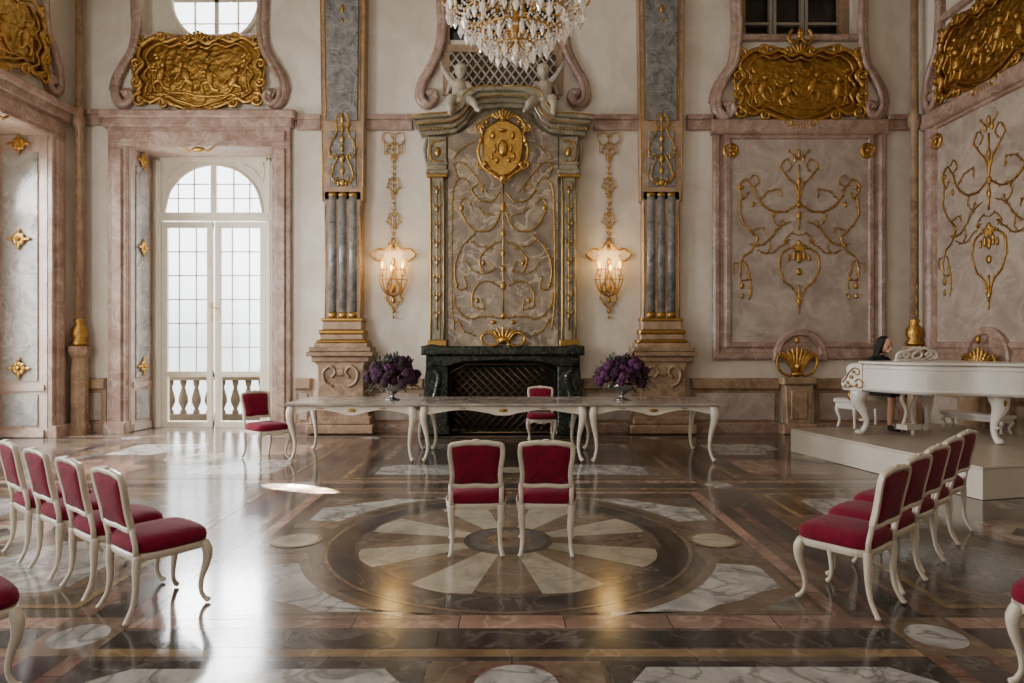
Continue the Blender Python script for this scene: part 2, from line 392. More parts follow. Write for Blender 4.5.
for ex in (-1,1):
    fp([(ex*.35,7.85),(ex*1.75,7.85),(ex*1.75,8.5),(ex*1.5,8.62),(ex*.35,8.62)],GR,6); fp([(ex*.45,7.92),(ex*1.65,7.92),(ex*1.65,8.4),(ex*1.4,8.54),(ex*.45,8.54)],WH,7)
    fp([(ex*.35,8.9),(ex*1.75,8.9),(ex*1.75,10.3),(ex*.35,10.3)],PK,6); fp([(ex*.45,9),(ex*1.65,9),(ex*1.65,10.2),(ex*.45,10.2)],GR,7)
fdisc(0,8.2,.24,RD,8); fdisc(0,8.2,.18,BE,9)
struct(mb,'floor',mats,'polished floor of inlaid marble with a round medallion','floor')

# ---------- surrounds
def surround(F,n,label):
    mb=MB()
    for s_ in (-1,1):
        F.poly(mb,[(s_*72,146),(s_*91,146),(s_*91,433),(s_*72,433)],0,.08,.015)
        F.poly(mb,[(s_*76,150),(s_*86,150),(s_*86,425),(s_*76,425)],.08,.12,.015)
        F.rect(mb,s_*71,421,s_*93,433,.0,.16,.015)
    F.rect(mb,-91,128,91,147,0,.08,.015); F.rect(mb,-86,133,86,143,.08,.12,.01)
    F.rect(mb,-94,120,94,129,0,.16,.02); F.rect(mb,-97,113,97,121,0,.22,.03)
    return struct(mb,'trim_%d'%n,'pink',label,'door surround')
surround(FL,1,'pink marble surround of the French door in the back wall')
FLL=Fr(LF,cu=9.72); surround(FLL,2,'pink marble surround of the tall window bay on the left wall')
mb=MB(); e=.012
mb.cm=0
mb.box((uA+e-.05,YW+.01,0.01),(uA+e,12.5,zDoor-e)); mb.box((uB-e,YW+.01,.01),(uB+.05,12.5,zDoor-e)); mb.box((uA-.05,YW+.01,zDoor-e),(uB+.05,12.5,zDoor+.05))
mb.box((XL-.9,yo1-e,.01),(XL-.01,yo1+.05,zDoor-e)); mb.box((XL-.9,yo0-.05,.01),(XL-.01,yo0+e,zDoor-e)); mb.box((XL-.9,yo0-.05,zDoor-e),(XL-.01,yo1+.05,zDoor+.05))
mb.cm=1
for z0,z1 in ((.2,.72),(.95,4.75)):
    mb.box((uA,YW+.14,z0),(uA+e+.02,12.22,z1)); mb.box((uB-.02-e,YW+.14,z0),(uB,12.22,z1)); mb.box((XL-.74,yo1-.02-e,z0),(XL-.16,yo1,z1))
mb.cm=0
mb.box((uA,YW+.05,0.01),(uA+.05,12.28,.13)); mb.box((uA,YW+.05,.78),(uA+.04,12.28,.88)); mb.box((XL-.82,yo1-.05,.01),(XL-.05,yo1,.13)); mb.box((XL-.82,yo1-.04,.78),(XL-.05,yo1,.88))
struct(mb,'trim_3',['pinklight','grey'],'grey and pink marble panels lining the window reveals','wall panel')
# ---------- French door
def french(F,n,label):
    d=thing('door_%d'%n,label,'door',F.P(0,433,0),kind='structure')
    mb=MB()
    for a,b_ in ((-59,-52),(52,59)): F.rect(mb,a,158,b_,428,-.05,.06,.015); F.rect(mb,a+2,160,b_-2,426,.06,.075,.008)
    F.rect(mb,-59,152,59,163,-.05,.06,.015); F.rect(mb,-59,213,59,221,-.04,.08,.015); F.rect(mb,-55,215.5,55,218.5,.08,.1,.01); F.rect(mb,-59,428,59,434,-.3,.05)
    F.rect(mb,-76,146,-58,434,-.05,.01); F.rect(mb,58,146,76,434,-.05,.01); F.rect(mb,-76,140,76,153,-.05,.01)
    mb.build('frame','cream',d)
    mb=MB(); n_=24
    arc=[(49*math.cos(PI*i/n_),213-48*math.sin(PI*i/n_)) for i in range(n_+1)]
    for i in range(n_):
        a,b_=arc[i],arc[i+1]; F.poly(mb,[a,b_,(b_[0],161),(a[0],161)],-.03,.03)
    F.poly(mb,[(49,213),(49,161),(53,161),(53,213)],-.03,.03); F.poly(mb,[(-49,213),(-49,161),(-53,161),(-53,213)],-.03,.03)
    F.rect(mb,-3,163,3,214,-.03,.05,.01)
    F.t(mb,[(a[0],a[1]) for a in arc[::4]],3,.03,False)
    F.t(mb,[(24,163.5),(49,163.5),(49,182),(40,170),(24,163.5)],1.6,.035,True,6,2)
    for s_ in (-1,1):
        F.rect(mb,s_*19,168,s_*20.4,213,0,.02); F.rect(mb,s_*35,178,s_*36.2,213,0,.02)
    for yy in (184,198): F.rect(mb,-46,yy,46,yy+1,0,.02)
    mb.build('fanlight','cream',d)
    for s_ in (-1,1):
        mb=MB(); a,b_=(1,52) if s_>0 else (-52,-1)
        F.rect(mb,a,222,a+6,428,-.03,.04,.012); F.rect(mb,b_-6,222,b_,428,-.03,.04,.012); F.rect(mb,a,222,b_,228,-.03,.035,.01)
        F.rect(mb,a,371,b_,377,-.03,.035,.01); F.rect(mb,a,421,b_,428,-.03,.035,.01)
        lf=mb.build('leaf','cream',d)
        mb=MB()
        for k in (1,2): xx=a+(b_-a)*k/3; F.rect(mb,xx-.6,228,xx+.6,371,-.01,.01)
        for k in range(1,6): yy=228+143*k/6; F.rect(mb,a+5,yy-.6,b_-5,yy+.6,-.01,.01)
        mb.build('glazing_bar','cream',lf)
        mb=MB(); F.rect(mb,a+5,227,b_-5,371,-.012,-.009); F.rect(mb,a+5,377,b_-5,421,-.012,-.009); mb.build('pane','glass',lf)
    mb=MB(); F.rect(mb,-2.2,302,-.5,322,.04,.06,.005); F.t(mb,[(-2,306),(-2,306.5),(6,309)],1.6,.1,False); mb.build('handle','gold',lf)
    return d
french(Fr(BD,cpx=214.5),1,'white French door with arched fanlight in the back wall')
french(Fr(LD,cu=9.72),2,'white French door in the left wall bay')
mb=MB(); mb.box((-9.8,12.52,-.15),(-2.5,14.0,-.02)); struct(mb,'trim_4','balu','stone balcony floor outside the French door','balcony')
bal=thing('balustrade','weathered stone balustrade seen through the lower door panes','balustrade',(-5.7,13.7,-.02))
mb=MB(); mb.box((-9.5,13.58,.8),(-2.7,13.82,.93)); mb.box((-9.5,13.6,-.02),(-2.7,13.8,.1)); mb.build('rail','balu',bal)
b0=None
for i in range(20):
    x=-7.9+i*.27
    if b0 is None:
        mb=MB(); mb.lathe([(.065,0),(.065,.06),(.035,.1),(.095,.25),(.09,.34),(.036,.55),(.06,.62),(.065,.7)],(0,0,0),10)
        o=mb.build('baluster','balu',bal,False); b0=o
    else: o=b0.copy(); col.objects.link(o)
    o.parent=bal; o.location=(x+5.7,0,.12)
# ---------- string course, dado, baseboard
mb=MB()
for a,b_ in ((80,104),(298,322),(363,413),(593,640),(686,712),(886,918)):
    y0=118 if a>100 else 113
    Fb.rect(mb,a-512,y0,b_-512,y0+13,0,.07,.015); Fb.rect(mb,a-512,y0-2,b_-512,y0+3,0,.11,.01)
struct(mb,'trim_5','pink','pink marble string course along the back wall','trim')
mb=MB()
segs=((78,107),(296,312),(371,424),(582,636),(690,778),(814,918))
for a,b_ in segs:
    mb.cm=0; Fb.rect(mb,a-512,378,b_-512,389,0,.1,.02); Fb.rect(mb,a-512,389,b_-512,424,0,.03)
    mb.cm=1
    if b_-a>14: Fb.rect(mb,a-512+4,393,b_-512-4,420,.03,.05,.01)
q0=Fr(RT,cu=-9.9)
for v0,v1,o in ((378,389,.1),(389,424,.03)): mb.cm=0; q0.rect(mb,-100,v0,600,v1,0,o,.01)
for k in range(6): mb.cm=1; q0.rect(mb,-92+k*62,393,-92+k*62+54,420,.03,.05,.01)
struct(mb,'trim_6',['stone','panel'],'marble dado with rail below the wall panels','trim')
mb=MB()
for a,b_ in segs: Fb.rect(mb,a-512,423,b_-512,433,0,.07,.015)
struct(mb,'baseboard_back','pink','marble baseboard along the back wall','baseboard')
mb=MB(); q0.rect(mb,-100,423,600,433,0,.07,.015); struct(mb,'baseboard_right','pink','marble baseboard along the right wall','baseboard')
# ---------- wall panels
def wall_panel(F,n,lab,ornlab,rosn):
    mb=MB(); out=[(-86,122),(87,122),(87,360),(-86,360)]
    mb.cm=0; F.mold(mb,out,[(0,0),(0,.05),(.04,.08),(.1,.08),(.14,.04),(.2,.03),(.24,.07),(.3,.07),(.32,.03)])
    mb.cm=1; p=ccw([F.q(*a) for a in out]); p=offs(p,.3); mb.add([F.pl.p(a,.032) for a in p],[(0,1,2,3)])
    mb.cm=0; F.rect(mb,-88,121,88,136,0,.13,.03)
    F.mold(mb,[(-27,361)]+[(-27*math.cos(PI*i/14),356-27*math.sin(PI*i/14)) for i in range(15)]+[(27,361)],[(0,0),(0,.1),(.03,.12),(.1,.12),(.12,.06)],True)
    struct(mb,'trim_%d'%n,['pink','panel'],lab,'wall panel')
    mb=MB(); o=.045
    for pts,r in (([(2,205),(14,212),(28,211),(40,201),(46,188),(54,180),(60,188),(55,199),(50,192)],[1.6,2.2,1.4,2,1]),
      ([(40,201),(30,192),(20,190),(18,198)],1.2),([(57,195),(59,215),(50,230),(42,238),(47,250),(57,260),(59,278),(51,280),(51,272)],[1.6,1.3,2,1.3,1.6,1]),
      ([(8,222),(20,228),(30,240),(40,246),(50,244)],[1.2,1.6,1.2]),([(42,250),(30,254),(20,248),(9,240)],1.2),
      ([(4,248),(16,252),(20,266),(14,282),(5,290),(0,308)],[1.4,2,1.4,1.8,1]),([(0,202),(3,188),(11,178),(18,168),(13,160),(7,166),(11,171)],[2,1.5,1.2,1]),
      ([(0,160),(6,156),(10,150)],1.2),([(50,300),(48,286),(54,262)],1.2),([(22,211),(26,220),(20,226),(16,220)],1.),([(48,232),(38,228),(34,234)],1.),([(30,240),(28,248),(32,252)],.9),
      ([(0,236),(8,234),(14,240),(10,244)],1),([(46,188),(40,182),(44,176),(49,180)],1),([(58,262),(66,266),(64,274)],.9)):
        F.vine(mb,pts,r,o)
    F.t(mb,[(0,165),(0,230)],1.8,o,False); F.t(mb,[(0,285),(0,315)],[2,.8],o,False)
    for b_ in ((0,258,4,8,2),(5,256,2.4,7,1.6),(10,258,2,5,1.6),(0,272,4,5,2),(0,244,3,5,2),(0,205,4,5,2),(0,182,3,6,2),(57,286,3,5,2),(57,296,2,4,2),(46,205,2.4,4,2),(0,302,3,5,2),(0,216,3,6,2),(57,188,3,3,1.5),(4,160,2,5,2),(0,154,2.4,6,2)):
        F.blob(mb,b_[0],b_[1],b_[2],b_[3],b_[4],o)
    for k in range(-3,4): F.t(mb,[(k,252),(k*2.4,243+abs(k))],[1.2,2],o+.005,False)
    og=mb.build('gilded_arabesque','gold'); tag(og,ornlab,'wall ornament',group='gilded arabesques on wall panels')
    for s_,w in ((-1,'left'),(1,'right')):
        mb=MB(); F.mold(mb,circ(s_*68.5,151.5,8,20),[(0,0.034),(0,.06),(.03,.08),(.05,.05)],True); F.blob(mb,s_*68.5,151.5,4,4,2.5,.07,False)
        for k in range(8): F.blob(mb,s_*68.5+5*math.cos(k*PI/4),151.5+5*math.sin(k*PI/4),2,2,1.5,.06,False)
        tag(mb.build('gilded_rosette','gold'),'round gilded rosette in the upper %s corner of the %s'%(w,rosn),'rosette','gilded rosettes of the wall panels')
wall_panel(FRp,7,'large pink marble panel on the back wall near the piano','gilded scrolling arabesque on the back wall pink panel','back wall marble panel')
FRR=Fr(RT,cu=-9.88); wall_panel(FRR,8,'large pink marble panel on the right wall above the piano','gilded scrolling arabesque on the right wall beside the frame edge','right wall marble panel')
# ---------- cartouche reliefs with scroll frames
def relief(F,dy,lab,n,slab,scy=0):
    h=[(0,42),(10,46),(20,40),(32,44),(44,40),(56,48),(60,58),(55,66),(62,76),(57,86),(60,96),(48,104),(38,100),(26,106),(14,110),(0,114)]
    o=mirror([(x,y+dy) for x,y in h]); r=thing('gilded_relief',lab,'relief',F.P(0,112+dy,0),group='gilded cartouche reliefs')
    mb=MB(); ol=sm(o,5,True); F.relief(mb,ol,0,.05,.03,n,.03,9)
    rr=random.Random(n)
    mb.build('plaque','goldrelief',r)
    mb=MB()
    F.t(mb,[(x,y) for x,y in o]+[o[0]],5,.09,False,8,5)
    i_=[(x*.87,77+dy+(y-77-dy)*.84) for x,y in o]; F.t(mb,i_+[i_[0]],2.6,.1,False)
    for cx,cy,rd,a0,tn in ((58,44,7,PI*.6,-1.4),(62,66,5,PI*.9,1.3),(62,84,5,-PI*.9,-1.3),(58,102,7.5,-PI*.6,1.4),(36,40,5,PI*.2,-1.2),(34,105,5,-PI*.2,1.2),(12,41,4.6,0,1.2),(12,114,4.6,0,-1.2)):
        F.spiral(mb,cx,cy+dy,rd,a0,tn,3.6,.11)
    for k in range(-2,3): F.t(mb,[(k*1.4,44+dy),(k*4,34+dy+abs(k)*1.5)],[2.4,4],.11,False); F.t(mb,[(k*1.4,110+dy),(k*3.4,119+dy-abs(k)*1.5)],[2.4,3.6],.11,False)
    F.vine(mb,[(16,44+dy),(26,38+dy),(38,38+dy),(50,42+dy)],2.6,.11); F.vine(mb,[(64,50+dy),(66,66+dy),(64,84+dy),(66,96+dy)],2.4,.1)
    if scy: F.vine(mb,[(0,28+dy),(7,34+dy),(12,28+dy),(8,20+dy)],3.4,.1); F.blob(mb,0,24+dy,5,9,3,.1)
    mb.build('scroll_border','gold',r)
    mb=MB(); q=.085
    for k in range(4):
        x=(-38,-14,12,36)[k]+rr.uniform(-2,2); y=78+rr.uniform(-4,4)+dy; sg=rr.choice((-1,1)); ln=rr.uniform(-.5,.5)
        F.blob(mb,x,y,4.4,8,3,q,False,ln,1); F.blob(mb,x-ln*10,y-10,2.8,3.2,3,q+.01,False,0,1)
        F.t(mb,[(x+sg*2,y-5),(x+sg*9,y-5),(x+sg*13,y-12)],2.8,q,False); F.t(mb,[(x,y-5),(x-sg*7,y),(x-sg*10,y+5)],2.8,q,False)
        F.t(mb,[(x,y+5),(x+sg*7,y+8),(x+sg*5,y+16)],[5,3.6,2.6],q,False); F.t(mb,[(x,y+5),(x-sg*4,y+12),(x-sg*10,y+14)],[5,3.6,2.6],q,False)
    F.t(mb,[(-50,97+dy),(-20,94+dy),(10,98+dy),(48,94+dy)],2.6,q-.01,False)
    for s_ in (-1,1):
        F.t(mb,[(s_*48,94+dy),(s_*46,76+dy),(s_*49,62+dy)],2.4,q-.02,False)
        for k in range(6): F.blob(mb,s_*(46+rr.uniform(-5,5)),62+rr.uniform(-7,7)+dy,3,2.4,2,q-.02,False,0,1)
    mb.build('figures','gold',r)
    mb=MB()
    for rad,oo,dd in ((5,.04,0),(3,.1,-3)):
        F.t(mb,[(64+dd,-160),(64+dd,0),(63+dd,25),(66+dd,50+scy),(76+dd,68+scy),(83+dd,84+scy),(83+dd,99+scy),(76+dd,106+scy),(69+dd,101+scy),(71+dd,94+scy),(76+dd,96+scy)],rad,oo,True,8,5,False)
    F.t(mb,[(72,58+scy),(84,76+scy),(88,92+scy)],2.6,.04,True,6,5,False)
    F.rect(mb,-64,36,64,42,0,.1,.02)
    struct(mb,'trim_%d'%n,'pink',slab,'window surround')
relief(FL,0,'gilded cartouche relief above the French door of the back wall',9,'pink scrolled frame of the round window over the door')
relief(FRp,12,'gilded cartouche relief above the back wall panel near the piano',10,'pink scrolled frame of the dark upper window on the right',scy=12)
relief(FRR,12,'gilded cartouche relief on the right wall cut by the frame edge',11,'pink scrolled frame high on the right wall',scy=12)
relief(FLL,-5,'gilded cartouche relief on the left wall above the window bay',12,'pink scrolled frame high on the left wall')
# ---------- upper windows
w=thing('window_1','round white-barred window above the French door','window',FL.P(8,40,0),kind='structure')
mb=MB(); n_=40; cc=(10,-6); R_=45
pts=[]
for i in range(n_):
    a=2*PI*i/n_; c_,s_=math.cos(a),math.sin(a)
    k=min(71/abs(c_) if abs(c_)>1e-6 else 1e9, (48 if s_>0 else 120)/abs(s_) if abs(s_)>1e-6 else 1e9)
    pts.append(((cc[0]+R_*c_,cc[1]+R_*s_),(cc[0]+k*c_,cc[1]+k*s_)))
for i in range(n_):
    a,b_=pts[i],pts[(i+1)%n_]; FL.poly(mb,[a[0],b_[0],b_[1],a[1]],-.3,-.2)
FL.t(mb,[p[0] for p in pts]+[pts[0][0]],2.5,-.18,False,6,2,False)
mb.build('surround_panel','cream',w)
mb=MB(); FL.rect(mb,8,-52,12,40,-.26,-.22); FL.rect(mb,-36,-8,56,-4,-.26,-.22)
for k in (-22,22): FL.rect(mb,9+k,-50,10.5+k,38,-.26,-.23)
for k in (-26,17): FL.rect(mb,-34,k,54,k+1.4,-.26,-.23)
mb.build('glazing_bar','cream',w)
mb=MB(); FL.poly(mb,circ(cc[0],cc[1],R_,32),-.255,-.25); mb.build('pane','glass',w)
w=thing('window_2','dark upper window with grey bars above the right gilded relief','window',FRp.P(0,48,0),kind='structure')
mb=MB(); FRp.rect(mb,-60,-220,-50,48,-.25,-.12); FRp.rect(mb,45,-220,56,48,-.25,-.12); FRp.rect(mb,-60,40,56,52,-.25,-.1)
mb.build('frame','stone',w); mb=MB()
for x in (-24,-20,8,12): FRp.rect(mb,x-1.5,-220,x+1.5,44,-.24,-.14)
for y in (18,-14,-50): FRp.rect(mb,-50,y,45,y+2.5,-.23,-.16)
mb.build('glazing_bar','winwood',w)
w=thing('window_3','lattice screened niche behind the fireplace crest','window',FC.P(0,90,0),kind='structure')
mb=MB(); FC.rect(mb,-56,95,56,100,0,.08); FC.rect(mb,-60,-220,-53,96,0,.05,.01); FC.rect(mb,53,-220,60,96,0,.05,.01); FC.rect(mb,-56,46,56,53,0,.06,.01); mb.build('frame','stone',w)
mb=MB()
for k in range(-11,12):
    for s_ in (-1,1):
        x0=k*8.5; yA,yB=53,100; x1=x0+s_*(yB-yA)*.75
        t0,t1=0.,1.; dx=x1-x0
        if dx>0: t0=max(t0,(-53-x0)/dx); t1=min(t1,(53-x0)/dx)
        else: t0=max(t0,(53-x0)/dx); t1=min(t1,(-53-x0)/dx)
        if t1>t0+.02: FC.t(mb,[(x0+dx*t,yA+(yB-yA)*t) for t in (t0,t1)],1.0,.035,False,5,1,False)
mb.build('lattice','stucco',w)
mb=MB(); FC.rect(mb,-53,52,53,98,0,.015); mb.build('niche_back','nichebrown',w)
mb=MB()
for x in (-20,20): FC.rect(mb,x-1.5,-220,x+1.5,50,-.24,-.14)
for y in (18,-20): FC.rect(mb,-52,y,52,y+2.5,-.23,-.16)
mb.build('glazing_bar','winwood',w)
mb=MB()
for rad,oo,dd in ((5,.04,0),(3,.1,-3)):
    FC.t(mb,[(62+dd,-160),(62+dd,-10),(61+dd,25),(64+dd,50),(73+dd,70),(81+dd,84),(83+dd,99),(76+dd,106),(69+dd,101),(71+dd,94),(76+dd,96)],rad,oo,True,8,5,False)
struct(mb,'trim_13','pink','pink scrolled frame flanking the fireplace crest','window surround')
# ---------- pilasters
def pilaster(cpx,lab):
    F=Fr(BK,cpx=cpx,off=.25); p=thing('pilaster',lab,'pilaster',(F.cu,YW,0),group='grey marble pilasters beside the fireplace')
    mb=MB(); F.poly(mb,[(-25,-140),(25,-140),(21,200),(-21,200)],0,.2,.02); F.rect(mb,-19,190,19,322,0,.2,.02); mb.build('shaft','stone',p)
    mb=MB(); F.poly(mb,[(-18,-130),(18,-130),(15,120),(-15,120)],.2,.23,.01); F.poly(mb,[(-13,130),(13,130),(14,186),(-14,186)],.2,.22,.01); mb.build('inset','bluegrey',p)
    mb=MB()
    for s_ in (-1,1):
        F.t(mb,[(s_*24,-140),(s_*20,200)],1.2,.2,False); F.t(mb,[(s_*19.5,-140),(s_*17,120)],.9,.21,False)
    for x in (-17.5,17.5): F.t(mb,[(x,205),(x,318)],1,.2,False)
    F.vine(mb,[(2,112),(7,120),(5,130),(11,142),(13,152),(9,158),(7,152)],[.9,1.5,1,1.5,.9],.232,True,3.6); F.t(mb,[(0,112),(0,186)],1.1,.232,False)
    F.vine(mb,[(3,154),(8,165),(11,176),(7,182),(5,177)],[1,1.5,.9],.232,True,3.6)
    for b_ in ((0,118,3,6),(0,128,2,5),(0,138,3,6),(0,148,2.4,5),(0,158,3.4,6),(0,170,3,6),(0,182,4.4,5),(4,183,2,4),(0,8,3,6),(0,20,2,4)): F.blob(mb,b_[0],b_[1],b_[2],b_[3],2,.232)
    mb.build('gilded_mount','gold',p)
    for x in (-10.2,0,10.2):
        mb=MB(); F.t(mb,[(x,196),(x,312)],5.2,.143,False,18,1,False); fl_=mb.build('reeding','bluegrey',p)
        for ya,yb in ((192,196),(312,318)):
            mb=MB(); F.t(mb,[(x,ya),(x,yb)],5.4,.143,False,18,1,False); mb.build('gilded_tip','goldthin',fl_)
    mb=MB()
    mb.cm=1; F.rect(mb,-21,318,21,321,0,.27,.012)
    mb.cm=0; F.rect(mb,-20,321,20,330,0,.255,.02); mb.cm=1; F.rect(mb,-23,330,23,334,0,.3,.02)
    mb.cm=0; F.rect(mb,-22,334,22,340,0,.28,.02); mb.cm=1; F.rect(mb,-25,340,25,343,0,.32,.02); mb.cm=0; F.rect(mb,-27,343,27,348,0,.35,.02)
    mb.build('base_moulding',['stone','goldthin'],p)
    mb=MB(); F.poly(mb,[(-28,352),(28,352),(27,361),(23,366),(23,394),(28,404),(28,433),(-28,433),(-28,404),(-23,394),(-23,366),(-27,361)],0,.34,.02)
    F.rect(mb,-31,347,31,352,0,.4,.02); F.rect(mb,-33,352,33,356,0,.44,.01); F.rect(mb,-29,356,29,362,0,.38,.02); F.rect(mb,-30,416,30,424,0,.38,.02); F.rect(mb,-33,424,33,433,0,.42,.02)
    for s_ in (-1,1): F.t(mb,[(s_*8,386),(s_*15,382),(s_*17,372),(s_*10,366),(s_*5,372),(s_*9,377)],1.6,.35,False,6,5,False)
    F.blob(mb,0,372,8,6,1.6,.35); mb.build('plinth','plinth',p)
pilaster(342,'grey marble pilaster left of the fireplace behind the table')
pilaster(662,'grey marble pilaster right of the fireplace behind the table')
# ---------- fireplace
F=Fr(BK,cpx=503,off=.35); fpz=thing('fireplace','tall marble fireplace with gilded overmantel and dark green mantel','fireplace',(F.cu,YW,0))
mb=MB(); F.poly(mb,mirror([(0,98),(30,104),(46,124),(74,128),(74,350)]),.09,.16,.01); F.poly(mb,mirror([(0,128),(70,130),(74,350)]),0,.1); mb.build('overmantel_body','greenmarble',fpz)
mb=MB(); F.poly(mb,mirror([(0,112),(26,116),(40,128),(56,134),(56,348)]),.16,.2,.01); mb.build('overmantel_panel','brownmarble',fpz)
for s_ in (-1,1):
    mb=MB()
    F.rect(mb,s_*59,172,s_*74,346,.1,.24,.015); F.rect(mb,s_*57,134,s_*76,174,.1,.24,.015)
    F.rect(mb,s_*63,180,s_*70,340,.24,.255,.008); F.rect(mb,s_*55,168,s_*78,173,.1,.28,.02); F.rect(mb,s_*56,160,s_*77,163,.1,.26,.01)
    F.t(mb,[(s_*77,136),(s_*79.5,146),(s_*78,158),(s_*76,168)],[2,2,1.6,1.2],.16,False,8,5,False)
    pl_=mb.build('overmantel_pilaster','greenmarble',fpz)
    mb=MB()
    for x in (60,73): F.t(mb,[(s_*x,176),(s_*x,345)],1.6,.25,False)
    F.rect(mb,s_*56,173,s_*77,176,.2,.29,.01); F.rect(mb,s_*57,340,s_*76,346,.2,.28,.01)
    F.t(mb,[(s_*66.5,185),(s_*66.5,330)],[1.5,.6,1.5,.6,1.5],.26,False)
    for y in (190,208,226,244,262,280,298,316): F.blob(mb,s_*66.5,y,2.2,4.4,2,.265,False); F.blob(mb,s_*66.5-3,y-4,1.4,3,1,.26,False,.5); F.blob(mb,s_*66.5+3,y-4,1.4,3,1,.26,False,-.5)
    F.blob(mb,s_*66,150,4,7,3,.25,False); F.vine(mb,[(s_*60,138),(s_*72,142),(s_*72,158),(s_*61,160)],1.6,.25,False,4)
    mb.build('gilded_trim','goldthin',pl_)
mb=MB()
tp=[(90,117),(70,115),(54,114),(44,107),(38,95),(26,89),(0,88)]; lo=[(0,93),(22,94),(33,99),(39,110),(50,118),(70,120),(90,121)]
for t_,(off1,dy,sh) in enumerate(((.5,0,0),(.43,4.5,2),(.36,9,5),(.3,13,7))):
    F.poly(mb,mirror([(0,88+dy)]+list(reversed([(x-(sh if x>50 else sh*.3),y+dy) for x,y in tp[:-1]]))+[(x-(sh if x>50 else sh*.3),y+dy) for x,y in reversed(lo[1:])]+[(0,93+dy)]),0.1,off1,.015)
mb.build('cornice','greenmarble',fpz)
mb=MB(); F.t(mb,[(0,89),(26,90),(38,96),(44,108),(54,115),(70,116),(90,118)],1.8,.5,True,6,2); F.t(mb,[(0,97),(22,98),(32,103),(38,114),(50,122),(70,124),(86,125)],1.4,.44,True,6,2)
for k in range(9): F.blob(mb,56+k*3.4,128.5,1.2,1.8,1.2,.37)
mb.build('gilded_fillet','goldthin',fpz)
mb=MB()
F.poly(mb,sm(mirror([(0,118),(10,122),(18,128),(21,140),(19,158),(12,170),(0,176)]),3,True),.2,.32,.03)
F.vine(mb,[(4,118),(14,116),(22,126),(20,134)],3.4,.34,True,3.4); F.vine(mb,[(20,134),(25,150),(20,166),(10,174),(0,182)],3.4,.33,True,3.4)
for b_ in ((0,148,7,12),(0,118,4,4),(16,122,3,3),(22,140,3,5),(18,164,4,4),(0,178,5,5),(10,135,3,5),(6,160,3,4),(0,130,6,2.4),(8,148,2,6),(11,156,2,5)): F.blob(mb,b_[0],b_[1],b_[2],b_[3],4,.35)
for k in range(-3,4): F.t(mb,[(k*1.6,119),(k*3.6,109+abs(k)*1.5)],[2.2,3],.36,False)
F.spiral(mb,24,128,5,PI,1.3,2.6,.34); F.spiral(mb,22,164,5,PI,-1.3,2.6,.33)
mb.build('coat_of_arms','gold',fpz)
mb=MB(); o=.21
for pts,r in (([(3,190),(12,200),(24,198),(32,188),(24,182),(20,190)],[1.4,1.8,1]),([(2,208),(10,226),(26,230),(38,220),(44,204),(38,196),(33,204)],[1.4,1.8,1]),
  ([(2,240),(14,246),(24,258),(19,272),(10,268),(14,260)],[1.2,1.8,.9]),([(28,232),(42,246),(49,266),(46,288),(37,286),(40,276)],[1.2,1.8,.9]),
  ([(4,286),(18,280),(30,290),(30,306),(20,308),(22,298)],[1.2,1.6,.9]),([(4,318),(20,316),(36,318),(48,306),(50,292)],[1.2,1.6,.9]),([(49,330),(52,300),(52,240),(50,186),(40,176),(34,184)],[1.2,1.2,1.2,.8]),
  ([(28,336),(40,330),(46,318)],1.2),([(8,214),(18,212),(26,206)],.9),([(10,248),(26,244),(34,238)],.9),([(20,274),(30,270),(40,258)],.9),([(16,190),(30,172),(42,160),(50,164),(46,174)],1.1),([(30,140),(42,146),(50,156)],1.1)): F.vine(mb,pts,r,o,True,5.5)
F.t(mb,[(0,182),(0,312)],[1.6,1,1.8,1,1.4],o,False)
for b_ in ((0,205,4,8),(0,232,3,6),(0,252,3,5),(0,285,4,6),(0,268,3,5),(42,206,3,4),(20,262,2.4,4),(47,284,2.4,4),(26,300,2.4,4),(10,322,4,3)): F.blob(mb,b_[0],b_[1],b_[2],b_[3],2.,o)
mb.build('gilded_arabesque','goldthin',fpz)
mb=MB()
for k in range(-3,4): F.t(mb,[(k*1.2,344),(k*3.5,334),(k*6,326+abs(k)*2)],[2.2,4,2.4],.26,False)
F.blob(mb,0,316,4,5,3,.26); F.vine(mb,[(4,344),(16,346),(22,338),(16,332)],2.8,.28,True,4); F.blob(mb,0,340,7,5,4,.28)
mb.build('gilded_palmette','gold',fpz)
mb=MB()
F.poly(mb,mirror([(0,346),(60,346),(70,344),(80,346),(80,355),(0,355)]),0,.62,.03)
F.poly(mb,mirror([(0,355),(76,355),(76,366),(54,366),(40,362),(0,360)]),0,.52,.02)
for s_ in (-1,1):
    F.poly(mb,[(s_*54,366),(s_*76,366),(s_*79,400),(s_*79,433),(s_*54,433)],0,.52,.02); F.t(mb,[(s_*66,430),(s_*70,410),(s_*66,392),(s_*63,376),(s_*68,370)],[2.6,3.4,2.6,3,2],.53,False,8,5,False)
    F.rect(mb,s_*52,425,s_*82,433,0,.6,.02)
F.rect(mb,-54,428,54,433,0.01,.4)
mb.build('mantel','darkgreen',fpz)
mb=MB(); F.rect(mb,-55,360,55,433,.02,.1); mb.build('firebox','black',fpz)
mb=MB()
ga=[(-52,432),(52,432),(52,372),(36,364),(-36,364),(-52,372)]
for k in range(-16,17):
    for s_ in (-1,1):
        x0=k*8; pts=[]
        for j in range(15):
            t=j/14; x=x0+s_*70*t; y=362+70*t
            if abs(x)<52 and y>363+max(0,(abs(x)-36))*.5: pts.append((x,y))
        if len(pts)>1: F.t(mb,[pts[0],pts[-1]],1.5,.42,False,5,1)
F.t(mb,ga+[ga[0]],2.4,.42,False,6,1)
mb.build('fire_screen','darkmetal',fpz)
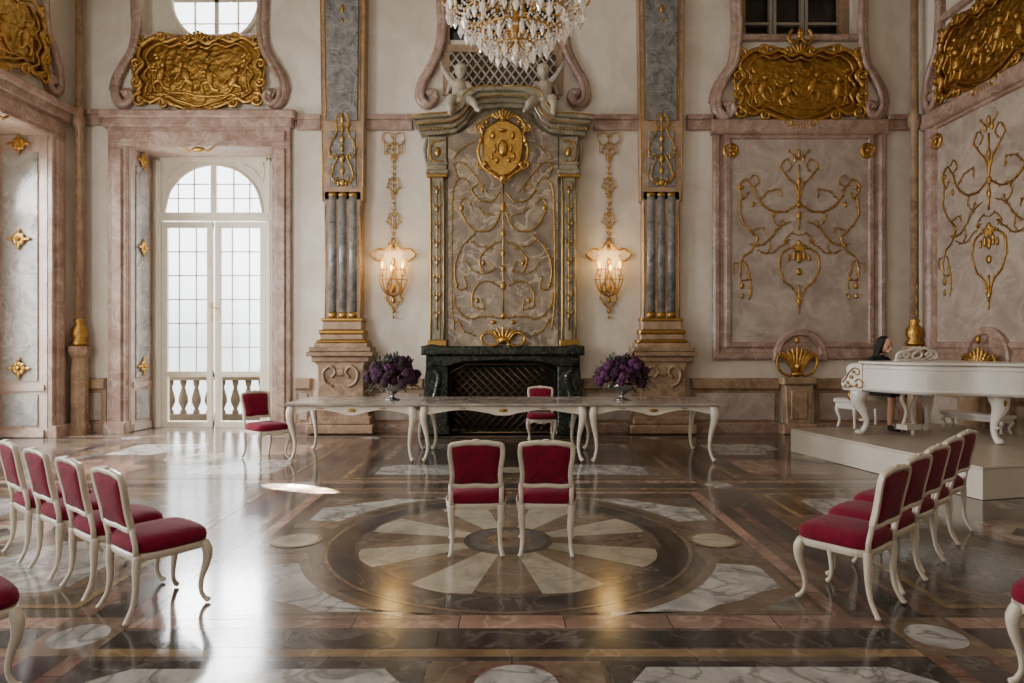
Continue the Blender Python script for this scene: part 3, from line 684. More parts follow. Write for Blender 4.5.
# ---------- remeshed figures
def remesh(mb,name,vox,parent,matfn,mats,world=True,smooth=2):
    o=mb.build(name,mats,parent,world)
    md=o.modifiers.new('r','REMESH'); md.mode='VOXEL'; md.voxel_size=vox
    if smooth: m2=o.modifiers.new('s','SMOOTH'); m2.iterations=smooth; m2.factor=.5
    bpy.context.view_layer.update(); dg=bpy.context.evaluated_depsgraph_get()
    me=bpy.data.meshes.new_from_object(o.evaluated_get(dg)); o.modifiers.clear(); o.data=me
    me.materials.clear()
    for m_ in mats: me.materials.append(M[m_])
    for p in me.polygons: p.use_smooth=True; p.material_index=matfn(p.center) if matfn else 0
    return o
def putto(cpx,s_,lab):
    Fp=Fr(BK,cpx=cpx,off=.3); S=1.12; g=lambda x,y,o_: Fp.P(x*s_*S,110+(y-110)*S-3,o_)
    mb=MB(); k=Fp.s*1.3
    mb.tube([g(0,108,.34),(g(0,104,.33)),g(1,97,.31),g(1,90,.31),g(0,86,.32)],[6.6*k,7.2*k,6.2*k,5.8*k,2.5*k],12)
    mb.ell(g(0,79,.34),(4.8*k,4.8*k,5.2*k),12,8); mb.ell(g(0,79.5,.34+4.8*k),(1*k,1.2*k,1*k),6,5); mb.ell(g(0,76,.33),(5.2*k,5.2*k,3.8*k),10,6)
    mb.tube([g(5,89,.31),g(11,84,.34),g(15,78,.36),g(17,74,.37)],[2.6*k,2.4*k,1.8*k,1.3*k],8)
    mb.tube([g(-5,89,.31),g(-10,96,.38),g(-4,100,.46),g(-1,100,.48)],[2.6*k,2.4*k,1.9*k,1.4*k],8)
    mb.tube([g(3,106,.34),g(8,106,.48),g(9,114,.56),g(8,119,.56),g(9,121,.6)],[4.2*k,3.8*k,2.8*k,2*k,1.5*k],9)
    mb.tube([g(-3,106,.34),g(-9,107,.46),g(-13,112,.56),g(-15,117,.57),g(-18,119,.6)],[4.2*k,3.8*k,2.8*k,2*k,1.5*k],9)
    for i in range(4):
        mb.tube([g(17,74,.37),g(17+i*.7,71-i*.3,.38)],[.6*k,.4*k],5); mb.tube([g(-1,100,.48),g(1+i*.2,99+i*.8,.49)],[.6*k,.4*k],5)
    mb.tube([g(3,92,.24),g(10,88,.2),g(13,97,.2)],[1.5*k,3.4*k,1*k],8)
    mb.tube([g(-7,104,.42),g(0,107,.48),g(8,110,.4)],[2*k,2.6*k,2*k],8)
    o=remesh(mb,'putto_statue',.015,None,None,['stucco']); tag(o,lab,'statue','putti on the fireplace cornice')
putto(461,-1,'pale stucco cherub seated on the left end of the fireplace cornice')
putto(543,1,'pale stucco cherub seated on the right end of the fireplace cornice')
# ---------- sconces
def sconce(cpx,lab):
    F=Fr(BK,cpx=cpx,off=.08); s_=thing('wall_sconce',lab,'sconce',F.P(0,318,0),group='gilded wall sconces')
    mb=MB()
    F.t(mb,[(0,133),(0,250)],.9,.04,False)
    for y in range(138,250,6): F.blob(mb,0,y,1.4,2.6,1.,.04); F.blob(mb,1.8,y-2,.8,2,.7,.04,True,-.6)
    for y in (150,185,220): F.vine(mb,[(0,y-9),(4,y-5),(6,y),(3,y+5),(0,y+9)],1,.04,True,3.6)
    F.t(mb,[(0,134),(9,132),(11,140),(4,146)],1.2,.04); F.t(mb,[(9,140),(9,154)],1,.04)
    mb.build('husk_chain','gold',s_)
    mb=MB()
    F.vine(mb,[(0,238),(8,249),(16,249),(22,255),(15,261),(10,256)],[1.8,2.4,1.4],.06)
    F.vine(mb,[(0,308),(7,300),(6,286),(2,276),(0,262)],2,.05)
    for b_ in ((0,262,2.5,6),(0,288,4,6),(0,300,3,5),(0,311,2.6,4),(0,248,3,4),(0,317,1.6,3)): F.blob(mb,b_[0],b_[1],b_[2],b_[3],3,.06)
    mb.build('backplate','gold',s_)
    mb=MB()
    for k in range(9):
        a=PI*k/8; ca,sa=math.cos(a),math.sin(a)
        mb.tube(sm([F.P(0,297,.06),F.P(9*ca,292,.06+.12*sa),F.P(14*ca,280,.06+.2*sa),F.P(12*ca,270,.06+.17*sa),F.P(15*ca,263,.06+.21*sa)],5),[.006,.009,.007,.009,.006],6)
    for r_,y in ((14,280),(12.4,270)): mb.tube([F.P(r_*math.cos(PI*k/12),y,.06+r_*.0144*math.sin(PI*k/12)) for k in range(13)],.008,6)
    mb.build('basket','gold',s_)
    for dx,oo,dz in ((-10,.15,0),(0,.24,3),(10,.15,0)):
        mb=MB(); c0=F.P(dx*.1,292,.06); c1=F.P(dx*.8,290+dz,oo*.8); c2=F.P(dx,276+dz,oo)
        mb.tube(sm([c0,c1,c2],6),.009,7); mb.lathe([(.008,-.02),(.03,0),(.034,.01),(.012,.015)],c2,10)
        a=mb.build('arm','gold',s_)
        mb=MB(); mb.lathe([(.011,.0),(.011,.13)],c2,8); mb.build('candle','candle',a)
        mb=MB(); mb.lathe([(.004,.13),(.02,.16),(.016,.21),(.002,.25)],c2,8); mb.build('bulb','flame',a)
    l=bpy.data.lights.new('sconce_light','POINT'); l.energy=15; l.color=(1,.66,.22); l.shadow_soft_size=.16
    lo_=bpy.data.objects.new('sconce_light',l); col.objects.link(lo_); lo_.location=F.P(0,262,.24)
sconce(393,'gilded wall sconce with lit candles left of the fireplace')
sconce(609,'gilded wall sconce with lit candles right of the fireplace')
for F_,y,o_,lab in ((FL,148,.1,'small gilded mount on the lintel above the French door'),(FLL,148,.1,'small gilded mount on the lintel of the left bay')):
    mb=MB(); F_.blob(mb,0,y+3,9,4,3,o_); F_.vine(mb,[(0,y+2),(10,y+4),(16,y)],2,o_,True,4); tag(mb.build('gilded_mount','gold'),lab,'wall ornament')
def mount(c,axis,lab,r=.12):
    mb=MB()
    for k in range(8):
        a=k*PI/4
        v=Vector((0,math.cos(a),math.sin(a)))*r*.6 if axis=='x' else Vector((math.cos(a),0,math.sin(a)))*r*.6
        mb.ell(Vector(c)+v,(.02 if axis=='x' else r*.42,r*.42 if axis=='x' else .02,r*.42),8,5)
    mb.ell(c,r*.4,8,6)
    for s_ in (-1,1):
        mb.ell(Vector(c)+Vector((0,0,s_*r*1.1)),(.02 if axis=='x' else r*.25,r*.25 if axis=='x' else .02,r*.5),8,5)
        if axis=='y': mb.ell(Vector(c)+Vector((s_*r*1.2,0,0)),(r*.5,.02,r*.25),8,5)
        else: mb.ell(Vector(c)+Vector((0,s_*r*1.2,0)),(.02,r*.5,r*.25),8,5)
    tag(mb.build('gilded_mount','gold'),lab,'wall ornament','gilded mounts on the window reveals')
for z,w in ((3.3,'middle'),(4.88,'top'),(1.15,'low')):
    mount((uA+.06,12.0,z),'x','%s gilded mount on the grey reveal beside the French door'%w,.11)
    mount((XL-.45,yo1-.06,z),'y','%s gilded mount on the grey reveal of the left bay'%w,.12)
# ---------- corner columns
def corner(x,y,lab):
    c=thing('corner_column',lab,'column',(x,y,0),group='slender corner columns')
    mb=MB(); mb.lathe([(.17,0),(.17,.16),(.14,.2),(.14,1.1),(.12,1.3),(.17,1.38),(.19,1.44),(.19,1.52)],(x,y,0),8,False); mb.build('pedestal','stone',c)
    mb=MB(); mb.lathe([(.12,1.52),(.15,1.58),(.1,1.64),(.14,1.72),(.13,1.82),(.06,1.9),(.09,1.96),(.05,2.02)],(x,y,0),16); mb.build('gilded_base','gold',c)
    mb=MB(); mb.lathe([(.07,1.98),(.065,5.3),(.1,5.35),(.1,5.5),(.065,5.55),(.06,ZT)],(x,y,0),14); mb.build('shaft','stone',c)
    mb=MB()
    for k in range(34): mb.ell((x,y-.066,2.1+k*.22),(.014,.014,.07),6,4)
    mb.build('gilded_beading','goldthin',c)
corner(XL+.23,YW-.23,'slender column on stone pedestal in the left corner'); corner(XR-.2,YW-.22,'slender gilded column in the right corner behind the piano')
# ---------- shell palmettes on pedestals
def urn(F,lab):
    u=thing('palmette_pedestal',lab,'pedestal',F.P(0,433,0),group='pedestals with gilded palmettes')
    mb=MB(); F.rect(mb,-17,377,17,384,0.12,.34,.02); F.poly(mb,[(-14,384),(14,384),(12,424),(-12,424)],0.12,.28,.02); F.rect(mb,-17,423,17,433,0.12,.34,.02); F.rect(mb,-8,390,8,418,.28,.3,.01); mb.build('pedestal','stone',u)
    mb=MB()
    for k in range(-4,5): F.t(mb,[(k*.9,372),(k*3,358),(k*5,346+abs(k)*2.2)],[3,4.6,2.6],.2,False)
    F.t(mb,[(6,376),(16,372),(20,360),(16,352)],3,.2); F.blob(mb,0,374,9,4,6,.2); F.blob(mb,0,366,5,6,5,.22); F.blob(mb,0,340,3,5,3,.2)
    mb.build('gilded_palmette','gold',u)
urn(Fr(BK,cpx=796,off=.15),'stone pedestal with gilded shell palmette on the back wall'); urn(FRR,'stone pedestal with gilded shell palmette on the right wall')

# ================= CHAIR
def make_chair(label,group):
    t=thing('dining_chair',label,'chair',group=group)
    def outl(sc,n=28):
        P=[]
        for i in range(n):
            a=2*PI*i/n; c_,s_=math.cos(a),math.sin(a)
            e=.42; x=math.copysign(abs(c_)**e,c_); y=math.copysign(abs(s_)**e,s_)
            w=.21+.024*(y+1)/2+(.01*math.cos(x*PI) if y>0 else 0)
            P.append((x*w*sc,(y*.235+(.012*(1-x*x) if y>.5 else 0))*sc+.02))
        return P
    L_=[]
    for sc,z in ((.94,.395),(1,.405),(1.015,.43),(.99,.458),(.9,.48),(.6,.494),(.25,.498)): L_.append([(x,y,z) for x,y in outl(sc)])
    mb=MB(); mb.loft(L_,True,True,True); mb.build('seat','red',t,False)
    mb=MB(); L_=[]
    for sc,z in ((.9,.35),(.98,.355),(1.01,.375),(1.01,.39),(.97,.4)): L_.append([(x,y,z) for x,y in outl(sc)])
    mb.loft(L_,True,True,False)
    mb.tube(sm([(x,.258,z) for x,z in ((-.18,.34),(-.11,.362),(-.05,.345),(0,.337),(.05,.345),(.11,.362),(.18,.34))],4),.011,6)
    mb.ell((0,.262,.352),(.026,.012,.015),8,5)
    mb.build('seat_rail','chairwood',t,False)
    B=lambda x,z,o_=0: (x,-.2-(z-.42)*.2+o_*.98,z+o_*.2)
    half=[(0,.902),(.07,.905),(.13,.895),(.175,.888),(.2,.865),(.205,.8),(.195,.72),(.188,.64),(.193,.57),(.18,.538),(.1,.528),(0,.535)]
    ol=ccw(sm([(x,z) for x,z in mirror(half)],2,True)); inn=offs(ol,.034); in2=offs(ol,.011)
    mb=MB()
    loops=[[B(x,z,-.014) for x,z in ol],[B(x,z,.014) for x,z in ol],[B(x,z,.022) for x,z in in2],[B(x,z,.014) for x,z in inn],[B(x,z,-.014) for x,z in inn],[B(x,z,-.022) for x,z in in2],[B(x,z,-.014) for x,z in ol]]
    mb.loft(list(reversed(loops)),False,False,True)
    for s_ in (-1,1): mb.tube([(s_*.18,-.2,.36),(s_*.182,-.205,.45),B(s_*.184,.56)],[.02,.017,.016],8)
    mb.ell(B(0,.908),(.03,.014,.01),8,5)
    mb.build('back_frame','chairwood',t,False)
    mb=MB(); i3=offs(ol,.031); cx,cz=0,.72; loops=[]
    for k,o_ in ((.3,-.03),(.7,-.027),(.93,-.018),(1,-.008),(1,.008),(.93,.024),(.7,.036),(.3,.04)): loops.append([B(cx+(x-cx)*k,cz+(z-cz)*k,o_) for x,z in i3])
    mb.loft(list(reversed(loops)),True,True,True); mb.build('backrest','red',t,False)
    for s_ in (-1,1):
        mb=MB(); mb.tube(sm([(s_*.19,.215,.39),(s_*.205,.232,.335),(s_*.203,.23,.26),(s_*.182,.208,.16),(s_*.178,.203,.08),(s_*.188,.222,.03),(s_*.2,.24,.012)],4),[.028,.034,.026,.018,.014,.015,.018],9)
        mb.ell((s_*.2,.238,.015),(.02,.02,.015),8,5); mb.build('leg','chairwood',t,False)
        mb=MB(); mb.tube(sm([(s_*.178,-.195,.39),(s_*.18,-.2,.3),(s_*.175,-.2,.2),(s_*.174,-.215,.1),(s_*.182,-.25,.03),(s_*.187,-.262,.012)],4),[.026,.025,.019,.015,.015,.016],9)
        mb.ell((s_*.187,-.262,.013),(.019,.019,.013),8,5); mb.build('leg','chairwood',t,False)
    return t
chair0=None
SC=(1.03,.92,.955)
def chair(x,y,facing,label,group,z=.009,sc=SC):
    global chair0
    if chair0 is None: c=chair0=make_chair(label,group)
    else: c=dup(chair0); c['label']=label; c['group']=group
    c.location=(x,y,z); c.rotation_euler=(0,0,facing-PI/2); c.scale=sc; return c
def by_crest(X,Y,a,label,group):
    return chair(X+.27*math.cos(a),Y+.27*math.sin(a),a,label,group)
g1='row of red chairs on the left'; g2='row of red chairs on the right'
A=math.radians(52)
for i,lab in enumerate(('red velvet chair with white frame, nearest and rightmost of the left row','red velvet chair second from the near end of the left row',
                  'red velvet chair third from the near end of the left row','red velvet chair farthest away in the left row, at the frame edge')):
    by_crest(-2.33-.455*i,3.79+.345*i,A+random.uniform(-.03,.03),lab,g1)
A2=math.radians(130)
for i,lab in enumerate(('red velvet chair nearest the camera in the right row','red velvet chair second from the near end of the right row',
                  'red velvet chair in the middle of the right row of five','red velvet chair second from the far end of the right row','red velvet chair farthest away in the right row, beside the platform')):
    by_crest(2.25+.37*i,3.86+.385*i,A2+random.uniform(-.03,.03),lab,g2)
by_crest(-.262,4.84,math.radians(93),'red velvet chair seen from behind, left of the central pair','pair of chairs on the floor medallion')
by_crest(.252,4.84,math.radians(87),'red velvet chair seen from behind, right of the central pair','pair of chairs on the floor medallion')
chair(-2.56,2.98,math.radians(52),'red velvet chair cut off at the lower left edge','front chairs cut by the frame')
chair(2.62,3.02,math.radians(128),'red velvet chair cut off at the lower right edge','front chairs cut by the frame')
chair(-3.36,9.0,math.radians(-40),'red velvet chair standing by the French door, left of the long table','chairs by the long table',sc=(1.05,.98,1.0))
chair(.46,10.45,math.radians(-90),'red velvet chair behind the long table in front of the fireplace','chairs by the long table')
# ================= TABLES
def table(x0,x1,label):
    w=x1-x0; y0,y1=8.66,9.8; xc=(x0+x1)/2; yc=(y0+y1)/2
    t=thing('console_table',label,'table',(xc,yc,.009),group='three white and gilt tables set end to end')
    e=.0015
    def ol(d,z):
        hw=w/2-e-d; hd=(y1-y0)/2-d
        return [(-hw,-hd,z),(hw,-hd,z),(hw,hd,z),(-hw,hd,z)]
    mb=MB(); mb.loft([ol(.02,.735),ol(.004,.74),ol(0,.75),ol(0,.765),ol(.004,.773)]); mb.build('tabletop','tabletop',t,False)
    mb=MB(); hw=w/2-.05; hd=.51
    for s_ in (-1,1):
        top=[(-hw+2*hw*i/24,.738) for i in range(25)]
        bot=[(x,.665-.03*math.cos(x/hw*PI*2)+(-.015 if abs(x)<.1 else 0)) for x,_ in top]
        L1=[(x,s_*hd,z) for x,z in top]+[(x,s_*hd,z) for x,z in reversed(bot)]; L2=[(x,s_*(hd-.02),z) for x,z in top]+[(x,s_*(hd-.02),z) for x,z in reversed(bot)]
        mb.loft([L1,L2]); mb.box((s_*hw,-hd,.65),(s_*(hw-.02),hd,.738))
    mb.tube([(x,-hd-.008,.665-.03*math.cos(x/hw*PI*2)+(-.015 if abs(x)<.1 else 0)) for x in [-hw+2*hw*i/24 for i in range(25)]],.009,6)
    mb.build('apron','cream',t,False)
    mb=MB(); mb.ell((0,-hd-.006,.68),(.06,.012,.022),10,6)
    for s_ in (-1,1): mb.ell((s_*hw*.5,-hd-.006,.705),(.05,.007,.01),8,5)
    mb.build('gilded_trim','goldthin',t,False)
    for sx in (-1,1):
        for sy in (-1,1):
            X=sx*(w/2-.085); Y=sy*(.5); mb=MB(); o_=sy
            mb.tube(sm([(X,Y,.735),(X+sx*.015,Y+o_*.02,.64),(X+sx*.012,Y+o_*.022,.54),(X-sx*.025,Y-o_*.015,.34),(X-sx*.035,Y-o_*.02,.18),(X-sx*.01,Y+o_*.0,.06),(X+sx*.02,Y+o_*.02,.018)],4),[.045,.055,.045,.028,.02,.02,.03],10)
            lg=mb.build('leg','cream',t,False)
            mb=MB(); mb.ell((X+sx*.035,Y+o_*.045,.63),(.022,.02,.045),8,6); mb.build('gilded_mount','goldthin',lg,False)
table(-3.0,-1.24,'white and gilt table with grey top, left section of the long row'); table(-1.24,1.0,'white and gilt table with grey top, wide middle section of the long row'); table(1.0,2.74,'white and gilt table with grey top, right section of the long row')
# ================= FLOWERS
fl_mesh=None
def flowers(x,y,w):
    z=.785
    v=tag(thing('flower_vase','silver footed vase on the %s of the long table'%w,'vase',(x,y,z)),group='vases on the long table')
    mb=MB(); mb.lathe([(.1,0),(.1,.012),(.03,.03),(.025,.07),(.07,.1),(.13,.17),(.15,.23),(.14,.235),(.1,.17),(.02,.11)],(0,0,0),24); mb.build('bowl','silver',v,False)
    mb=MB()
    for s_ in (-1,1): mb.tube(sm([(s_*.12,0,.2),(s_*.18,0,.22),(s_*.18,0,.15),(s_*.1,0,.13)],4),.008,6)
    mb.build('handle','silver',v,False)
    b=thing('bouquet','round bouquet of dark purple hydrangeas in the %s vase'%w,'flowers',(x,y,z+.24),group='purple bouquets')
    rr=random.Random(3 if x<0 else 5); global fl_mesh
    if fl_mesh is None:
        fl_mesh=[]
        for k,mt in enumerate(('flower','flower2')):
            mb=MB(); n=34
            for i in range(n):
                zz=1-2*(i+.5)/n; a=i*2.39996; r=math.sqrt(1-zz*zz); d=Vector((r*math.cos(a),r*math.sin(a),zz))
                rad=.045+.016*random.random(); R=d.to_track_quat('Z','Y').to_matrix(); c_=d*rad
                for q in range(4):
                    aa=q*PI/2+i; mb.ell(c_+R@Vector((math.cos(aa)*.011,math.sin(aa)*.011,.004)),(.013,.013,.003),5,3,R)
            o=mb.build('flower',mt); fl_mesh.append(o.data); bpy.data.objects.remove(o)
    for i in range(54):
        zz=1-1.2*(i+.5)/54; a=i*2.39996+rr.uniform(-.2,.2); r=math.sqrt(max(0,1-zz*zz)); q=rr.uniform(.82,1.14)
        c_=Vector((r*math.cos(a)*.33*q,r*math.sin(a)*.27*q,.05+zz*.27*q))
        o=bpy.data.objects.new('flower',fl_mesh[1 if rr.random()<.35 else 0]); col.objects.link(o); o.parent=b; o.location=c_
        k=rr.uniform(.75,1.15); o.scale=(k,k,k); o.rotation_euler=(rr.uniform(0,3),rr.uniform(0,3),0)
    mb=MB()
    for i in range(260):
        a=rr.uniform(0,2*PI); e=rr.uniform(-.45,1.4); r=rr.uniform(.24,.42)
        d=Vector((math.cos(a)*math.cos(e),math.sin(a)*math.cos(e),math.sin(e))); R=(d+Vector((rr.uniform(-.5,.5),rr.uniform(-.5,.5),rr.uniform(-.5,.3)))).to_track_quat('Y','Z').to_matrix()
        mb.ell(Vector((d.x*r,d.y*r*.85,.04+d.z*r*.9)),(.019,.05,.003),6,4,R)
        if i<30: mb.tube([(0,0,-.02),tuple(d*.28)],.004,5)
    mb.build('foliage','leaf',b,False)
flowers(-1.67,9.22,'left'); flowers(1.54,9.22,'right')
# ================= CHANDELIER
cxh,cyh=.04,7.0
ch=thing('crystal_chandelier','large crystal chandelier with candle arms hanging from the ceiling','chandelier',(cxh,cyh,4.56))
mb=MB(); mb.lathe([(.01,.02),(.05,.06),(.06,.12),(.03,.18),(.05,.26),(.09,.34),(.04,.42),(.03,.6),(.08,.75),(.05,.85),(.03,1.1),(.09,1.3),(.04,1.4),(.02,1.7),(.012,1.75),(.012,ZT-4.56)],(0,0,0),14); mb.build('stem','gold',ch,False)
rings=[(.72,.62,40),(.56,.46,30),(.38,.3,20),(.2,.17,10)]
mb=MB()
for r,z,n in rings:
    p=[(r*math.cos(2*PI*i/48),r*math.sin(2*PI*i/48),z) for i in range(49)]; mb.tube(p,.01,6)
    for k in range(6):
        a=2*PI*k/6; mb.tube(sm([(r*math.cos(a),r*math.sin(a),z),(r*.6*math.cos(a),r*.6*math.sin(a),z-.06),(.04*math.cos(a),.04*math.sin(a),z+.03)],4),.008,5)
mb.build('ring_frame','gold',ch,False)
drop=None
for r,z,n in rings:
    for i in range(n):
        a=2*PI*(i+.5)/n
        if drop is None:
            mb=MB(); mb.lathe([(.003,0),(.012,-.012),(.005,-.024),(.02,-.05),(.028,-.085),(.004,-.14)],(0,0,0),6,False); o=drop=mb.build('crystal_drop','crystal',ch,False)
        else: o=drop.copy(); col.objects.link(o); o.parent=ch
        o.location=(r*math.cos(a),r*math.sin(a),z-.012); o.rotation_euler=(0,0,a*3); k=1.1+.25*math.sin(i*2.1); o.scale=(k,k,k)
mb=MB()
for (r0,z0),(r1,z1),n,sag,m_ in (((.1,1.35),(.72,.63),22,.22,20),((.72,.63),(.56,.47),36,.1,6),((.56,.46),(.38,.31),30,.08,5),((.38,.3),(.2,.18),22,.06,5),((.2,.17),(.03,.05),12,.05,5),((.06,.8),(.4,.55),16,.12,10)):
    for k in range(n):
        a=2*PI*k/n
        for j in range(m_):
            t=(j+.5)/m_; r=r0+(r1-r0)*t; z=z0+(z1-z0)*t-sag*4*t*(1-t)*.5; mb.ell((r*math.cos(a),r*math.sin(a),z),(.013,.013,.018),5,3)
for (r,z,n,sag) in ((.72,.62,14,.1),(.56,.46,12,.08),(.38,.3,10,.07)):
    for k in range(n):
        for j in range(9):
            t=j/9; a=2*PI*(k+t)/n; mb.ell((r*math.cos(a),r*math.sin(a),z-sag*4*t*(1-t)),(.012,.012,.014),5,3)
mb.lathe([(.005,-.02),(.05,.02),(.06,.05),(.04,.09),(.01,.1)],(0,0,0),8,False)
for f_ in range(len(mb.s)): mb.s[f_]=False
tag(mb.build('crystal_bead_strands','crystal',ch,False),kind='stuff')
for k in range(12):
    a=2*PI*k/12; c_,s_=math.cos(a),math.sin(a)
    mb=MB(); mb.tube(sm([(.08*c_,.08*s_,.75),(.4*c_,.4*s_,.5),(.74*c_,.74*s_,.6),(.78*c_,.78*s_,.72)],5),.012,6); mb.lathe([(.01,.7),(.05,.73),(.055,.74),(.02,.745)],(.78*c_,.78*s_,0),12)
    am=mb.build('arm','gold',ch,False); mb=MB(); mb.lathe([(.014,.74),(.014,.86)],(.78*c_,.78*s_,0),8); mb.build('candle','candle',am,False)
    mb=MB(); mb.lathe([(.004,.86),(.014,.89),(.002,.94)],(.78*c_,.78*s_,0),8); mb.build('bulb','bulb',am,False)
# ================= PLATFORM
PH=.34; PA=Vector((4.04,9.56)); PB=Vector((4.72,6.62)); dr=Vector((.974,.225)); XE=XR-.38
def onr(p): k=(XE-p.x)/dr.x; return p+dr*k
P0=ccw([(p.x,p.y) for p in [PB,onr(PB),onr(PA),PA]])
mb=MB(); mb.cm=0
mb.loft([[(x,y,.009) for x,y in P0],[(x,y,PH-.03) for x,y in P0]],True,True); mb.cm=1
Pi=offs(P0,.012); mb.loft([[(x,y,PH-.03) for x,y in Pi],[(x,y,PH-.02) for x,y in Pi]],False,False)
mb.cm=0; mb.loft([[(x,y,PH-.02) for x,y in P0],[(x,y,PH-.001) for x,y in P0]],True,False); mb.cm=1; mb.loft([[(x,y,PH-.001) for x,y in P0],[(x,y,PH) for x,y in offs(P0,.004)]],False,True)
tag(mb.build('stage_platform',['platform','platform_top']),'low cream stage platform under the white piano','platform')
# ================= PIANO
TH=math.radians(70); C1=(4.56,9.02)
pn=thing('grand_piano','white baroque grand piano with gilt carving on the low platform','piano',(C1[0],C1[1],PH+.003),-TH)
bo=[(.26,.0),(.55,-.01),(.85,.02),(1.08,.14),(1.22,.34),(1.36,.54),(1.58,.7),(1.76,.86),(1.84,1.06),(1.8,1.3),(1.64,1.42)]
ol=sm(bo,5)+[(1.2,1.45),(.7,1.45),(.26,1.45)]; ol=ccw(ol)
mb=MB(); mb.loft([[(x,y,.6) for x,y in offs(ol,.03)],[(x,y,.62) for x,y in ol],[(x,y,.94) for x,y in ol],[(x,y,.955) for x,y in offs(ol,.02)]])
mb.build('case','white',pn,False)
mb=MB(); o2=offs(ol,-.03); mb.loft([[(x,y,.962) for x,y in offs(ol,.0)],[(x,y,.97) for x,y in o2],[(x,y,.992) for x,y in o2],[(x,y,1.0) for x,y in offs(ol,.0)]]); mb.build('lid','white',pn,False)
mb=MB(); mb.box((0.02,.04,.6),(.28,1.41,.68)); mb.tube([(.02,.04,.62),(.02,1.41,.62)],.02,8); mb.build('keybed','white',pn,False)
for y0,y1 in ((-.02,.09),(1.36,1.47)):
    mb=MB(); pr=sm([(-.03,.6),(-.05,.66),(-.05,.72),(.0,.77),(.04,.82),(.03,.9),(.1,.955),(.2,.965),(.28,.955)],3)+[(.28,.6)]
    mb.loft([[(x,y1,z) for x,z in pr],[(x,y0,z) for x,z in pr]]); mb.build('cheek','white',pn,False)
mb=MB()
for i in range(52): y=.1+i*(1.25/52); mb.box((.04,y+.0008,.68),(.19,y+1.25/52-.0008,.7))
tag(mb.build('white_keys','key',pn,False),'ivory white keys')
mb=MB()
for i in range(51):
    if i%7 in (0,1,3,4,5): y=.1+(i+1)*(1.25/52); mb.box((.09,y-.006,.7),(.19,y+.006,.713))
tag(mb.build('black_keys','blackkey',pn,False),'black keys')
mb=MB(); mb.loft([[(.19,y,.7),(.2,y,.7),(.28,y,.95),(.26,y,.955)] for y in (1.36,.09)]); mb.build('fallboard','white',pn,False)
mb=MB()  # openwork music desk
D=lambda y,z:(.42+(z-1)*.3,.78+y,1+(z-1)*.85)
mb.tube([D(-.38,1.012),D(.38,1.012)],.014,7)
for s_ in (-1,1):
    mb.tube(sm([D(0,1.17),D(s_*.1,1.2),D(s_*.2,1.16),D(s_*.32,1.14),D(s_*.37,1.07),D(s_*.33,1.012)],5),.018,7)
    mb.tube(sm([D(0,1.03),D(s_*.08,1.06),D(s_*.07,1.12),D(s_*.01,1.15)],5),.014,6)
    mb.tube(sm([D(s_*.12,1.02),D(s_*.2,1.05),D(s_*.26,1.1),D(s_*.2,1.13),D(s_*.15,1.1),D(s_*.18,1.07)],5),.014,6)
    mb.tube(sm([D(s_*.24,1.02),D(s_*.31,1.04),D(s_*.31,1.09)],5),.012,6)
mb.ell(D(0,1.2),(.012,.04,.025),8,6)
mb.build('music_desk','white',pn,False)
mb=MB(); o4=offs(ol,-.004)
mb.tube([(x,y,.64) for x,y in o4]+[(o4[0][0],o4[0][1],.64)],.013,6); mb.tube([(x,y,.91) for x,y in o4]+[(o4[0][0],o4[0][1],.91)],.01,6)
mb.build('rim_moulding','white',pn,False)
mb=MB(); y=-.03
mb.tube(sm([(-.03,y,.64),(.06,y,.63),(.15,y,.66),(.26,y,.64),(.3,y,.7),(.24,y,.76),(.18,y,.72)],4),.008,6)
mb.tube(sm([(-.03,y,.7),(.03,y,.76),(.08,y,.84),(.16,y,.9),(.24,y,.88),(.24,y,.82),(.18,y,.82)],4),.008,6)
for x,z,r in ((.06,.7,.03),(.12,.78,.034),(.16,.85,.026),(.1,.66,.022),(.2,.68,.024),(.02,.66,.02)): mb.ell((x,y,z),(r,.014,r*.8),8,5)
mb.build('gilded_carving','goldthin',pn,False)
for X,Y,sx,sy in ((.16,.12,-1,-1),(.16,1.33,-1,1),(1.35,.98,1,0)):
    mb=MB(); mb.tube(sm([(X,Y,.62),(X+sx*.03,Y+sy*.03,.54),(X+sx*.035,Y+sy*.035,.44),(X-sx*.02,Y-sy*.02,.28),(X-sx*.035,Y-sy*.035,.15),(X,Y,.05),(X+sx*.03,Y+sy*.03,.03)],4),[.11,.115,.09,.05,.036,.036,.05],12)
    mb.ell((X+sx*.03,Y+sy*.03,.035),(.055,.055,.035),10,6)
    for zz,rr_ in ((.36,.07),(.2,.045)): mb.lathe([(rr_*.8,-.015),(rr_,0),(rr_*.8,.015)],(X,Y,zz),10)
    lg=mb.build('leg','white',pn,False)
    mb=MB(); mb.ell((X+sx*.1,Y+sy*.1-(.03 if sy==0 else 0),.52),(.04,.04,.07),8,6); mb.tube(sm([(X+sx*.08,Y+sy*.09,.44),(X+sx*.03,Y+sy*.04,.32),(X+sx*.0,Y+sy*.01,.2)],4),.012,6); mb.build('gilded_mount','goldthin',lg,False)
mb=MB()
for s_ in (-1,1): mb.tube(sm([(.36,.73+s_*.04,.6),(.36,.73+s_*.13,.5),(.36,.73+s_*.05,.32),(.36,.73+s_*.1,.14)],5),[.022,.03,.02,.026],8)
mb.box((.28,.6,.07),(.44,.86,.14)); mb.box((.33,.62,.58),(.39,.84,.61)); mb.tube([(.42,.73,.0),(.42,.73,.08)],.02,8); ly=mb.build('pedal_lyre','white',pn,False)
for k in (-1,0,1):
    mb=MB(); mb.box((.2,.73+k*.06-.015,.06),(.3,.73+k*.06+.015,.072)); mb.build('pedal','gold',ly,False)
def w_of(x,y): return (C1[0]+x*math.cos(TH)+y*math.sin(TH), C1[1]-x*math.sin(TH)+y*math.cos(TH))
